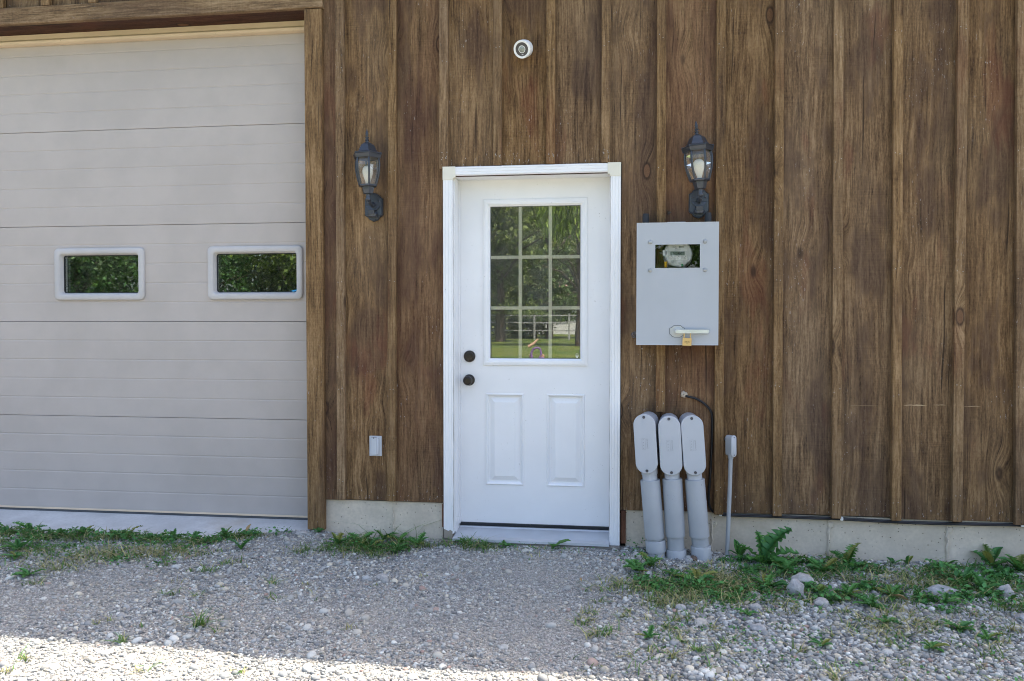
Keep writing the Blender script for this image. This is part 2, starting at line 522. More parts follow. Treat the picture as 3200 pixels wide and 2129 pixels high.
# ------------------------------------------------------------------ ground
def ground_mat():
    t = NT('gravel_ground')
    P = t.n('TexCoord').outputs['Object']
    y = t.n('SeparateXYZ', {0: P}).outputs[1]
    v1 = t.n('TexVoronoi', {'Vector': P, 'Scale': 95., 'Randomness': 1.})
    v2 = t.n('TexVoronoi', {'Vector': P, 'Scale': 210., 'Randomness': 1.})
    g1 = t.n('SeparateColor', {0: v1.outputs['Color']}).outputs[0]
    g2 = t.n('SeparateColor', {0: v2.outputs['Color']}).outputs[1]
    stone = t.ramp(g1, [(0., (.17, .168, .16)), (.4, (.30, .29, .27)), (.75, (.39, .375, .35)), (1., (.52, .49, .45))])
    stone = t.mix(.45, stone, t.ramp(g2, [(0., (.18, .18, .18)), (.5, (.36, .35, .33)), (1., (.55, .53, .49))]))
    dust = t.rng(t.noise(P, 2.2, 4., .6), .42, .62)
    col = t.mix(t.ma('MULTIPLY', dust, .65), stone, (.44, .40, .335))
    gap = t.rng(v1.outputs['Distance'], .40, .75, 0., .7)
    col = t.mix(gap, col, (.16, .15, .135))
    # lawn far out
    ln = t.noise(P, .35, 3., .6); lf = t.noise(P, 9., 4., .7)
    lawn = t.mix(t.rng(ln, .35, .65), (.075, .125, .022), (.15, .165, .038))
    lawn = t.mix(t.rng(lf, .3, .7, 0., .6), lawn, (.055, .085, .018))
    ed = t.ma('ADD', y, t.ma('MULTIPLY', t.ma('SUBTRACT', t.noise(P, .8, 3.), .5), 2.2))
    isl = t.rng(ed, -9.6, -9.0, 1., 0.)
    col = t.mix(isl, col, lawn)
    h = t.ma('ADD', t.ma('MULTIPLY', v1.outputs['Distance'], -1.), t.ma('MULTIPLY', v2.outputs['Distance'], -.5))
    return t.fin(col, .93, .15, normal=t.bump(h, .8, .006))


M['ground'] = ground_mat()


def axis(lo, hi, step, far):
    a = np.arange(lo, hi + 1e-6, step)
    out = [hi]; s = step
    while out[-1] < far: s *= 1.35; out.append(out[-1] + s)
    inn = [lo]; s = step
    while inn[-1] > -far: s *= 1.35; inn.append(inn[-1] - s)
    return np.array(inn[:0:-1] + list(a) + out[1:])


gx = axis(-4.4, 3.6, .025, 900); gy = axis(-3.4, .05, .025, 900)
GX, GY = np.meshgrid(gx, gy)
GZ = gz(GX, GY)
GZ = np.where((np.abs(GX) > 9) | (GY < -9) | (GY > .3), GZ * .2 - .03, GZ)
gv = np.stack([GX.ravel(), GY.ravel(), GZ.ravel()], 1)
nx, ny = len(gx), len(gy)
ii = (np.arange(ny - 1)[:, None] * nx + np.arange(nx - 1)[None, :]).ravel()
gf = np.stack([ii, ii + 1, ii + nx + 1, ii + nx], 1)
tag(link('ground', np_mesh('ground', gv, gf, M['ground'], smooth=True)), kind='structure', label='gravel yard running up to the barn wall')

# ------------------------------------------------------------------ barn
barn = empty('barn')
tag(barn, 'brown board and batten barn with white door and beige garage door', 'barn')
TOP = 3.74
GL, GRT = -4.20, -1.30           # garage opening
# wall core (sheathing behind the boards)
wl = MB()
wl.box(-7.2, GL - .002, .026, .155, .18, TOP)
wl.box(GL - .002, GRT + .002, .026, .155, 3.052, TOP)
wl.box(GRT + .002, -.455, .026, .155, .18, TOP)
wl.box(-.455, .472, .026, .155, 2.085, TOP)
wl.box(.472, 5.6, .026, .155, .18, TOP)
wl.box(-7.2, -7.05, .155, 8.2, -.2, TOP)
wl.box(5.45, 5.6, .155, 8.2, -.2, TOP)
wl.box(-7.2, 5.6, 8.2, 8.35, -.2, TOP)
wall = wl.build('wall', M['sheath'], barn)
for y0, y1, n in ((.156, 8.2, 'interior_wall'),):
    MB().box(-1.15, -1.05, y0, y1, -.05, TOP).build(n, M['inside'], barn)
# roof with a straight eave in front
rf = MB()
rf.loops([[(-7.7, -.30, 3.80), (-7.7, 4.2, 6.0), (-7.7, 8.7, 3.80), (-7.7, 8.7, 3.72), (-7.7, 4.2, 5.9), (-7.7, -.30, 3.72)],
          [(6.1, -.30, 3.80), (6.1, 4.2, 6.0), (6.1, 8.7, 3.80), (6.1, 8.7, 3.72), (6.1, 4.2, 5.9), (6.1, -.30, 3.72)]], True, True)
for x0, x1 in ((-7.2, -7.05), (5.45, 5.6)):
    rf.loops([[(x0, .03, TOP), (x0, 8.3, TOP), (x0, 4.2, 5.85)], [(x1, .03, TOP), (x1, 8.3, TOP), (x1, 4.2, 5.85)]], True, True)
rf.box(-7.05, 5.45, .16, 8.2, 3.60, 3.70)
rf.build('roof', painted('roof_metal', (.10, .09, .085), .5, .4), barn)
# eave soffit and fascia
MB().box(-7.6, 6.0, -.29, .02, 3.70, 3.719).build('eave_board', M['header'], barn)

# foundation pieces
MB().box(GRT + .004, -.505, .012, .30, -.5, .208).build('foundation', M['found'], barn)
MB().box(-7.2, GL - .004, .012, .30, -.5, .208).build('foundation', M['found'], barn)
foundation = MB().box(.535, 5.6, .012, .30, -.5, .203).build('foundation', M['found'], barn)
# formwork seams left in the concrete and knocked-out form ties
for k, (fx, zz, hw) in enumerate([(-.797, .13, .004), (1.004, .12, .006), (1.618, .135, .008), (2.218, .13, .008), (3.4, .13, .008)]):
    sm = MB()
    pts = [(fx + .004 * math.sin(9 * q + k), .012 - .004 - .002 * (q % 2), .203 - q * .03) for q in range(8)]
    sm.tube(pts, [hw * .35, hw * .5, hw * .9, hw, hw * .8, hw * .9, hw * .7, hw * .6], 5)
    if k:
        sm.M = Matrix.Translation((fx + .01, .010, zz + .02)) @ Matrix.Rotation(R(20 * k), 4, 'Y')
        sm.lathe([(.004, -.006), (.014, -.005), (.018, .0), (.02, .003)], 9, axis='y')
    sm.build('form_seam', M['found'], foundation)

# boards and battens
BAT = [-1.096, -.797, -.486, -.180, .117, .420, .721, 1.034, 1.342, 1.646, 1.949, 2.250, 2.556, 2.845, 3.150, 3.455, 3.76, 4.065, 4.37, 4.675, 4.98, 5.285]
TILT = [-.006, -.019, -.006, -.003, -.004, .0, .005, .003, .010, .016, .023, .008, .034]
edges = [-1.302] + BAT + [5.6]


def board(x0, x1, z0, z1, parent=None, yo=None):
    yo = random.uniform(-.002, .002) if yo is None else yo
    m = MB().cbox(0, x1 - x0 - .004, 0, .020, 0, z1 - z0, .0015)
    o = m.build('board', M['board'], parent or wall, (x0 + .002, yo, z0))
    o['stain'] = {-1.302: .5, -.797: .4, .721: .5}.get(round(x0, 3), 0.)
    return o


DX0, DX1, DZ = -.491, .503, 2.1185     # outside of the door casing
for i in range(len(edges) - 1):
    x0, x1 = edges[i], edges[i + 1]
    zb = (.212 if x1 < 0 else .206) + random.uniform(-.006, .006)
    if x1 <= DX0 + .01 or x0 >= DX1 - .001:
        board(x0, min(x1, DX0 - .002) if x1 < 0 else x1, zb, TOP)
    elif x0 < DX1 < x1:                # runs past the right-hand casing
        ex, ez, tw, th_ = DX1 + .002 - x0, DZ + .003 - zb, x1 - x0 - .004, TOP - zb
        m = MB(); m.prism([(0, ez), (ex, ez), (ex, 0), (tw, 0), (tw, th_), (0, th_)], 0, .02)
        m.build('board', M['board'], wall, (x0 + .002, .001, zb))
    elif x0 < DX0 < x1:
        board(x0, DX0, zb, TOP, yo=.0)
        board(DX0 + .002, x1, DZ + .003, TOP, yo=.001)
    else:
        board(x0, x1, DZ + .002 + random.uniform(0, .003), TOP)
for i, bx in enumerate(BAT):
    z0 = .200 + random.uniform(-.008, .006) if bx > 0 else .218
    if bx in (-.486, -.180, .117, .420): z0 = 2.121
    if bx == -.486: z0 = 2.108
    bw = .048 + random.uniform(-.002, .002)
    if bx == .721:
        parts = [(.756, 3.73)]
    else:
        parts = [(z0, 3.73)]
    tl = TILT[i] if i < len(TILT) else random.uniform(-.004, .01)
    for a, b in parts:
        o = MB().cbox(-bw / 2, bw / 2, -.0370, -.0065, 0, b - a, .002).build('batten', M['batten'], wall, (bx, 0, a))
        o.rotation_euler = (0, -math.atan(tl / 3.0), 0)
# wall above the garage door
xs = [-7.2] + [-1.30 - .305 * k - .10 for k in range(18, -1, -1)]
for i in range(len(xs) - 1):
    if xs[i] > GL - .15:
        board(xs[i], xs[i + 1] if i < len(xs) - 2 else GRT - .004, 3.12, TOP)
    else:
        board(xs[i], min(xs[i + 1], GL - .006), .21, TOP)
board(xs[-1], GRT - .004, 3.12, TOP) if xs[-1] < GRT - .02 else None
for q in xs[1:]:
    if q > GL - .12 and q < GRT:
        MB().cbox(-.024, .024, -.0370, -.0065, 0, TOP - .01 - 3.146, .002).build('batten', M['batten'], wall, (q, 0, 3.146))
# nail heads in pairs up the battens (too small to pick apart)
m = MB()
for i, bx in enumerate(BAT[:14]):
    for z in [.30 + .61 * k for k in range(6)]:
        z += random.uniform(-.05, .05)
        if bx in (-.486, -.180, .117, .420) and z < 2.16: z = 2.16 + random.uniform(0, .03)
        if bx == .721 and z < .8: continue
        tl = TILT[i] if i < len(TILT) else 0
        for q in (-.012, .012):
            m.lathe([(.0026, 0), (.0026, -.0012), (.001, -.0016)], 6, (bx + q + random.uniform(-.004, .004) - tl * z / 3, -.0371, z + random.uniform(-.012, .012)), axis='y')
tag(m.build('nail_heads', painted('dull_nail_steel', (.34, .31, .27), .5, .4, .2, 0, 0, .3), wall), kind='stuff')
# pale scrape across the boards on the right
for x0, x1, z, h_ in ((1.985, 2.105, .808, .007), (2.13, 2.20, .812, .004), (2.285, 2.37, .806, .006), (1.72, 1.90, .803, .002)):
    n = 9
    up = [(x0 + (x1 - x0) * k / n, z + h_ * math.sin(math.pi * k / n) * random.uniform(.3, 1.1)) for k in range(n + 1)]
    dn = [(x0 + (x1 - x0) * k / n, z - .6 * h_ * math.sin(math.pi * k / n) * random.uniform(.2, 1.) - .0004) for k in range(n, -1, -1)]
    MB().prism(up + dn, -.0034, -.0022).build('scrape', wood('scraped_wood', True, ((.20, .13, .07), (.34, .24, .14), (.48, .36, .23)), .2, .1, .6), wall)
# trim round the garage opening
MB().cbox(0, .103, -.036, -.0025, 0, 3.0, .003).build('trim_board', M['trim'], wall, (-1.300, 0, .038))
MB().cbox(0, .103, -.036, -.0025, 0, 3.0, .003).build('trim_board', M['trim'], wall, (GL - .103, 0, .038))
MB().cbox(0, 3.113, -.038, -.0025, 0, .099, .003).build('header_board', M['header'], wall, (GL - .103, 0, 3.044))
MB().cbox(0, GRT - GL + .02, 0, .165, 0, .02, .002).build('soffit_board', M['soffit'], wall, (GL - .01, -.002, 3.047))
MB().cbox(0, .02, 0, .165, 0, 3.0, .002).build('jamb_board', M['trim'], wall, (GRT + .001, -.002, .045))
MB().cbox(-.02, 0, 0, .165, 0, 3.0, .002).build('jamb_board', M['trim'], wall, (GL - .001, -.002, .045))

# concrete floor with an apron in front of the garage door
fs = MB()
fs.loops([[(GL + .002, 8.1, .02), (GL + .002, .19, .034), (GL + .002, -.26, .009), (GL + .002, -.28, -.3), (GL + .002, 8.1, -.3)],
          [(GRT - .004, 8.1, .02), (GRT - .004, .19, .034), (GRT - .004, -.26, .009), (GRT - .004, -.28, -.3), (GRT - .004, 8.1, -.3)]], True, True)
fs.build('floor_slab', M['slab'], barn)
MB().box(-1.05, 5.45, .30, 8.1, -.3, .03).build('floor_slab', M['slab'], barn)

# ------------------------------------------------------------------ garage door (part of the barn)
gd = MB().box(GL + .004, GRT - .004, .232, .245, .06, 1.40)
gd.box(GL + .004, GRT - .004, .232, .245, 1.70, 3.04)
garage = gd.build('garage_door', M['inside'], barn)
SE = [.056, .648, 1.249, 1.850, 2.447, 3.046]
GY0 = .190


def flute(z0, z1, first=True, last=True):
    """front profile of a section: shallow grooves every fifth of its height"""
    n = max(1, round((z1 - z0) / .12))
    pr = [(.228, z0 + .0012), (GY0 + .0015, z0 + .0012), (GY0, z0 + .003)] if first else [(.228, z0), (GY0, z0)]
    for k in range(1, n):
        z = z0 + (z1 - z0) * k / n
        pr += [(GY0, z - .006), (GY0 + .0018, z - .0015), (GY0 + .0020, z + .0015), (GY0 + .0004, z + .004), (GY0, z + .007)]
    pr += [(GY0, z1 - .003), (GY0 + .0015, z1 - .0012), (.228, z1 - .0012)] if last else [(GY0, z1), (.228, z1)]
    return pr


WIN = [(-3.79, 1.5475), (-2.7475, 1.5475), (-1.7135, 1.5475)]
HW, HH = .3065, .1645
for k in range(5):
    m = MB()
    if k != 2:
        m.extr_x(flute(SE[k], SE[k + 1]), GL + .004, GRT - .004)
    else:
        z0, z1 = SE[2], SE[3]
        q = (z1 - z0) / 5
        m.extr_x(flute(z0, z0 + q * 1.35, True, False)[:3] + [(GY0, z0 + q - .006), (GY0 + .0018, z0 + q - .0015), (GY0 + .0020, z0 + q + .0015), (GY0, z0 + q + .006), (GY0, z0 + q * 1.35), (.228, z0 + q * 1.35)], GL + .004, GRT - .004)
        m.extr_x([(.228, z1 - q * 1.35), (GY0, z1 - q * 1.35), (GY0, z1 - q - .006), (GY0 + .0018, z1 - q - .0015), (GY0 + .0020, z1 - q + .0015), (GY0, z1 - q + .006), (GY0, z1 - .003), (GY0 + .0015, z1 - .0012), (.228, z1 - .0012)], GL + .004, GRT - .004)
        xa = GL + .004
        for cx, cz in WIN + [(GRT - .004 + HW - .03, 0)]:
            xb = cx - HW + .03
            if cx > GRT: xb = GRT - .004
            if xb > xa:
                za, zb = z0 + q * 1.35, z1 - q * 1.35
                m.extr_x([(.228, za), (GY0, za), (GY0, z0 + 2 * q - .006), (GY0 + .0018, z0 + 2 * q - .0015), (GY0 + .0020, z0 + 2 * q + .0015), (GY0, z0 + 2 * q + .006),
                          (GY0, z0 + 3 * q - .006), (GY0 + .0018, z0 + 3 * q - .0015), (GY0 + .0020, z0 + 3 * q + .0015), (GY0, z0 + 3 * q + .006), (GY0, zb), (.228, zb)], xa, xb)
            xa = cx + HW - .03
    m.build('door_section', M['garage'], garage)
for cx, cz in WIN:
    m = MB()
    m.loops([rrect(cx, cz, HW, HH, .030, GY0 - .001), rrect(cx, cz, HW - .001, HH - .001, .030, GY0 - .012), rrect(cx, cz, HW - .006, HH - .006, .027, GY0 - .0165),
             rrect(cx, cz, HW - .034, HH - .034, .022, GY0 - .0165), rrect(cx, cz, HW - .038, HH - .038, .020, GY0 - .013), rrect(cx, cz, HW - .046, HH - .046, .017, GY0 + .020)])
    m.build('window_frame', M['wframe'], garage, smooth=50)
    m = MB()
    m.loops([rrect(cx, cz, HW - .045, HH - .045, .017, GY0 + .017), rrect(cx, cz, HW - .049, HH - .049, .015, GY0 + .015), rrect(cx, cz, HW - .050, HH - .050, .015, GY0 + .024)])
    m.build('gasket', M['rubber'], garage)
    MB().box(cx - HW + .045, cx + HW - .045, GY0 + .0215, GY0 + .0245, cz - HH + .045, cz + HH - .045).build('window_pane', M['gglass'], garage)
    MB().box(cx - HW + .045, cx + HW - .045, GY0 + .0345, GY0 + .0375, cz - HH + .045, cz + HH - .045).build('window_pane', M['gglass'], garage)
MB().extr_x([(.183, .050), (.188, .060), (.20, .060), (.20, .05)], GL + .004, GRT - .004).build('bottom_retainer', M['strip'], garage)
ms = MB()
ms.tube([(GL + .004, .200, .040), (GRT - .004, .200, .040)], .0105, 10)
ms.build('bottom_seal', M['seal'], garage, smooth=60)
# tan stop moulding with its soft lip along the head of the opening
m = MB()
m.extr_x([(.150, 3.046), (.150, 3.016), (.146, 3.012), (.141, 3.004), (.143, 2.994), (.150, 2.988), (.188, 2.986), (.189, 3.046)], GL + .002, GRT - .002)
m.build('stop_strip', M['strip'], garage, smooth=40)

# ------------------------------------------------------------------ entry door and its frame (parts of the barn)
frame = MB().box(-.452, -.4305, .024, .16, .03, 2.09).box(.4475, .469, .024, .16, .03, 2.09).box(-.4305, .4475, .024, .16, 2.0740, 2.09).build('door_frame', M['vinyl'], barn)


def casing_prof(wd, mir):
    """cross-section of the fluted casing; w across, y out of the wall"""
    p = [(0, .0), (0, -.030), (.003, -.034), (.012, -.034), (.0135, -.0315), (.015, -.034), (.030, -.034), (.0315, -.0315), (.033, -.034), (.046, -.034), (.0475, -.031), (.049, -.033),
         (wd - .003, -.033), (wd, -.029), (wd, .02)]
    return p


cw = .057
m = MB(); m.extr_z([(DX0 + a, y) for a, y in casing_prof(cw, 1)], .045, 2.046); m.build('casing', M['vinyl'], frame)
m = MB(); m.extr_z([(DX1 - a, y) for a, y in casing_prof(cw, 1)], .012, 2.046); m.build('casing', M['vinyl'], frame)
m = MB(); m.extr_x([(y, DZ - a * .94) for a, y in casing_prof(.053, 1)], DX0 + .072, DX1 - .072); m.build('casing', M['vinyl'], frame)
for sx in (-1, 1):
    X = DX0 if sx < 0 else DX1
    m = MB()
    o = [(X, DZ + .001), (X, 2.046), (X - sx * .060, 2.046), (X - sx * .060, DZ - .060), (X - sx * .072, DZ - .060), (X - sx * .072, DZ + .001)]
    m.prism(o, -.0375, .0)
    m.build('corner_block', M['cream'], frame)
# jamb liners, stops and the raw gap above the head
MB().box(-.4335, -.428, -.004, .118, .05, 2.06).build('jamb', M['vinyl'], frame)
MB().box(.4435, .4470, -.004, .118, .05, 2.06).build('jamb', M['vinyl'], frame)
MB().cbox(-.4335, .445, -.010, .119, 2.0655, 2.0725, .001).build('head_jamb', M['vinyl'], frame)
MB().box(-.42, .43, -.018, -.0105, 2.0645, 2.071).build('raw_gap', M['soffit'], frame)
MB().cbox(-.4279, -.4215, .098, .1185, .07, 2.065, .001).build('weather_stop', M['vinyl'], frame)
# dirty caulk line where casing meets jamb
for x in (-.4338, .4462):
    m = MB(); m.tube([(x + .0004 * math.sin(3.1 * k), -.029, .06 + k * .08) for k in range(26)], [.0006 + .0006 * ((k * 5) % 3) for k in range(26)], 5)
    m.build('caulk_line', painted('dirty_caulk', (.30, .28, .25), .9, .1, .3, .5), frame)
# exposed wood at the chipped foot of the left casing, bare wood by the sills
m = MB(); m.prism([(DX0 + .001, .018), (DX0 + .050, .014), (DX0 + .052, .058), (DX0 + .040, .066), (DX0 + .028, .060), (DX0 + .001, .071)], -.0345, -.004)
m.build('chipped_foot', painted('weathered_grey_wood', (.30, .26, .21), .85, .2, .2, .6), frame)
MB().cbox(.507, .536, -.003, .05, .015, .200, .003).build('sill_block', M['redwood'], frame)
MB().cbox(-.507, -.494, -.002, .05, .07, .205, .003).build('sill_block', M['redwood'], frame)
# threshold
th = [(.16, .055), (.118, .055), (.112, .046)]
for k in range(9):
    y = .100 - k * .0155; z = .0445 - k * .0016
    th += [(y + .005, z), (y + .0035, z - .0045), (y - .0020, z - .0045), (y - .0035, z)]
th += [(-.045, .030), (-.062, .026), (-.064, .012), (-.05, .010), (-.05, -.02), (.16, -.02)]
m = MB(); m.extr_x(th, -.4335, .4455); m.build('threshold', M['alu'], frame)
MB().cbox(-.5, .505, -.058, .02, -.004, .0095, .002).build('sill_board', painted('grey_sill_wood', (.20, .18, .155), .85, .2, .15, .5), frame)

# slab
SX0, SX1, SZ0, SZ1, SY = -.4235, .4425, .076, 2.0715, .120
LX0, LX1, LZ0, LZ1 = -.287, .316, .995, 1.954
PN = [(-.273, -.050, .299, .833), (.082, .302, .299, .833)]
m = MB()
m.plate(sorted([SX0, SX1, LX0, LX1, -.273, -.050, .082, .302]), [SZ0, .299, .833, LZ0, LZ1, SZ1], [(LX0, LX1, LZ0, LZ1)] + PN, SY)
m.box(SX0, LX0, SY + .03, SY + .044, SZ0, SZ1).box(LX1, SX1, SY + .03, SY + .044, SZ0, SZ1).box(LX0, LX1, SY + .03, SY + .044, SZ0, LZ0).box(LX0, LX1, SY + .03, SY + .044, LZ1, SZ1)
for a in (SX0, SX1): m.add([(a, SY, SZ0), (a, SY + .044, SZ0), (a, SY + .044, SZ1), (a, SY, SZ1)], [(0, 1, 2, 3)])
for a in (SZ0, SZ1): m.add([(SX0, SY, a), (SX1, SY, a), (SX1, SY + .044, a), (SX0, SY + .044, a)], [(0, 1, 2, 3)])
door = m.build('entry_door', M['white'], barn)


def inset(b, d, y): return rect(b[0] + d, b[1] - d, b[2] + d, b[3] - d, y)


for b in PN:
    m = MB()
    m.loops([inset(b, 0, SY), inset(b, .003, SY - .005), inset(b, .007, SY - .006), inset(b, .012, SY - .001), inset(b, .015, SY + .003), inset(b, .018, SY + .011),
             inset(b, .026, SY + .012), inset(b, .050, SY + .0005), inset(b, .052, SY - .0005)], cap1=True)
    m.build('raised_panel', M['white'], door)
L = (LX0, LX1, LZ0, LZ1)
m = MB()
m.loops([inset(L, 0, SY + .01), inset(L, 0, SY - .006), inset(L, .003, SY - .009), inset(L, .010, SY - .010), inset(L, .011, SY - .0125), inset(L, .022, SY - .013), inset(L, .024, SY - .0115),
         inset(L, .030, SY - .011), inset(L, .041, SY + .004), inset(L, .041, SY + .03)])
m.build('window_frame', M['vinyl'], door)
G = (LX0 + .041, LX1 - .041, LZ0 + .040, LZ1 - .040)
for yy in (SY + .005, SY + .020):
    MB().box(G[0] - .004, G[1] + .004, yy, yy + .003, G[2] - .004, G[3] + .004).build('window_pane', M['glass'], door)
for k in (1, 2):
    x = G[0] + (G[1] - G[0]) * k / 3
    MB().cbox(x - .0095, x + .0095, SY + .0095, SY + .0175, G[2], G[3], .001).build('glazing_bar', M['grille'], door)
    z = G[2] + (G[3] - G[2]) * k / 3
    for j in range(3):
        xa = G[0] + (G[1] - G[0]) * j / 3 + (.0097 if j else 0); xb = G[0] + (G[1] - G[0]) * (j + 1) / 3 - (.0097 if j < 2 else 0)
        MB().cbox(xa, xb, SY + .0100, SY + .0170, z - .0095, z + .0095, .001).build('glazing_bar', M['grille'], door)
# small printed safety mark in the corner of the glass
m = MB()
for q, (aa, bb) in enumerate([(.004, .004), (.008, .003), (.010, .003), (.006, .002)]):
    m.box(G[1] - .018 - aa, G[1] - .018 + aa, SY + .0042, SY + .0048, G[2] + .006 + q * .0075, G[2] + .006 + q * .0075 + bb)
m.build('glass_mark', M['whiteplastic'], door)
# dark spacer round the glass
m = MB(); m.loops([inset(G, -.001, SY + .0045), inset(G, .004, SY + .0045)]); m.build('glass_spacer', M['inkgrey'], door)
# knob and deadbolt
m = MB(); m.lathe([(.033, 0), (.033, -.004), (.030, -.008), (.022, -.010), (.012, -.012), (.011, -.030), (.017, -.034), (.0255, -.042), (.0275, -.052), (.0255, -.060), (.019, -.064), (.013, -.0645), (.012, -.062), (.006, -.062)], 28, (-.370, SY, .909), axis='y')
m.build('door_knob', M['bronze'], door, smooth=35)
m = MB(); m.lathe([(.0345, 0), (.0345, -.006), (.032, -.012), (.028, -.0125), (.0275, -.018), (.024, -.021), (.0185, -.0215), (.018, -.024), (.010, -.0245)], 28, (-.368, SY, 1.047), axis='y')
db = m.build('deadbolt', M['bronze'], door, smooth=35)
MB().box(-.3695, -.3665, SY - .0252, SY - .0246, 1.041, 1.053).build('keyhole', M['ink'], door)
MB().cbox(-.4215, .441, .112, .160, .0605, .0755, .002).build('door_sweep', M['rubber'], door)

# ------------------------------------------------------------------ wall lanterns
def lantern(loc, lean, label):
    t = tag(empty('wall_lantern', loc), label, 'lantern', 'coach lanterns either side of the door')
    lm = M['lantern']
    A0 = R(24.5); AY = -.118
    # wall plate: octagon-ended shield with a stepped edge
    def shield(s, y):
        o = [(-.040, .055), (-.032, .066), (-.018, .074), (0, .080), (.018, .074), (.032, .066), (.040, .055), (.053, .048), (.053, -.046), (.046, -.054), (.034, -.060), (.024, -.074), (0, -.084), (-.024, -.074), (-.034, -.060), (-.046, -.054), (-.053, -.046), (-.053, .048)]
        return [(x * s, y, z * s) for x, z in o]
    m = MB(); m.loops([shield(1., 0), shield(1., -.017), shield(.95, -.021), shield(.92, -.021), shield(.90, -.026)], True, True); m.build('wall_plate', lm, t)
    for sx in (-1, 1):
        m = MB(); m.lathe([(.0055, 0), (.0055, -.004), (.003, -.006)], 10, (sx * .034, -.026, .030), axis='y'); m.build('plate_screw', M['screw'], t)
    # motion sensor hood
    m = MB()
    m.loops([[(-.045, -.024, .006), (.045, -.024, .006), (.024, -.024, -.018), (.022, -.024, -.024), (-.022, -.024, -.024), (-.024, -.024, -.018)],
             [(-.042, -.033, .002), (.042, -.033, .002), (.023, -.036, -.018), (.020, -.040, -.023), (-.020, -.040, -.023), (-.023, -.036, -.018)]], True, True)
    m.build('sensor_hood', lm, t)
    m = MB(); m.lathe([(.026, -.012), (.029, -.004), (.029, .004), (.022, .012), (.012, .018)], 18, (0, -.038, -.047), axis='z')
    m.build('sensor', lm, t, smooth=40)
    m = MB(); m.loops([rrect(0, -.036, .018, .012, .005, -.060), rrect(0, -.036, .018, .012, .005, -.069)], True, True); m.build('sensor_window', M['camface'], t)
    # arm from the plate to the lantern's stem
    m = MB(); m.tube([(0, -.022, .012), (0, -.050, .006), (0, -.080, .012), (0, -.105, .028), (0, AY, .050)], [.016, .012, .010, .010, .011], 12); m.build('arm', lm, t, smooth=50)
    T = Matrix.Translation((0, AY, .03)) @ Matrix.Rotation(R(-lean), 4, 'Y') @ Matrix.Translation((0, -AY, -.03))
    c = (0, AY, 0)
    def part(name, mat, fn, sm=None):
        q = MB(); q.M = T; fn(q); return q.build(name, mat, t, smooth=sm)
    part('stem', lm, lambda q: q.lathe([(.002, .004), (.006, .008), (.0065, .012), (.004, .015), (.009, .018), (.0155, .024), (.0165, .030), (.0135, .036), (.012, .046), (.013, .058), (.016, .060)], 16, c), 40)
    part('cup', lm, lambda q: q.lathe([(.016, .057), (.027, .059), (.029, .062), (.034, .080), (.037, .096), (.041, .098)], 6, c, A0))
    part('lower_ring', lm, lambda q: q.lathe([(.040, .0965), (.052, .099), (.054, .104), (.053, .109), (.046, .110)], 6, c, A0))
    part('roof_cap', lm, lambda q: q.lathe([(.076, .256), (.079, .272), (.086, .277), (.086, .2805), (.074, .286), (.060, .291), (.052, .303), (.044, .321), (.038, .330), (.030, .333), (.026, .338), (.014, .345), (.008, .347)], 6, c, A0))
    part('roof_rim', lm, lambda q: q.lathe([(.066, .253), (.078, .254), (.080, .262), (.085, .274)], 6, c, A0, False, False))
    part('finial', lm, lambda q: q.lathe([(.009, .346), (.0085, .354), (.0125, .357), (.0125, .359), (.007, .362), (.0065, .367), (.0125, .370), (.0125, .3725), (.006, .375), (.0075, .384), (.0085, .392), (.0065, .402), (.001, .418)], 14, c), 40)
    for k in range(6):
        a = A0 + k * math.pi / 3
        m = MB(); m.lathe([(.0035, 0), (.0045, .002), (.004, .006), (.001, .008)], 8, (.080 * math.sin(a), AY - .080 * math.cos(a), .279))
        m.M = T; m.v = [tuple(T @ Vector(p)) for p in m.v]; m.build('rim_stud', lm, t)
    prof = [(.066, .254), (.0695, .236), (.0705, .215), (.069, .190), (.065, .165), (.058, .138), (.050, .110)]
    for k in range(6):
        a = A0 + k * math.pi / 3; b = a + math.pi / 3
        P = lambda r, z, g: (r * math.sin(g), AY - r * math.cos(g), z)
        part('rib', lm, lambda q: q.tube([P(r, z, a) for r, z in prof], .0062, 6), 60)
        def pane(q):
            rr = [(r * .955, z) for r, z in prof]
            for s in range(len(rr) - 1):
                q.add([P(*rr[s], a), P(*rr[s], b), P(*rr[s + 1], b), P(*rr[s + 1], a)], [(0, 1, 2, 3)])
        part('lantern_pane', M['lglass'], pane)
    part('bulb', M['bulb'], lambda q: q.lathe([(.012, .108), (.0135, .125), (.018, .138), (.022, .150), (.028, .170), (.0295, .185), (.027, .200), (.019, .211), (.008, .216), (.001, .217)], 20, c), 50)
    return t


lantern((-.898, 0, 1.905), .9, 'grey coach lantern with a bulb between the garage door and the white door')
lantern((.921, 0, 1.893), 4.0, 'grey coach lantern leaning left above the locked meter cabinet')

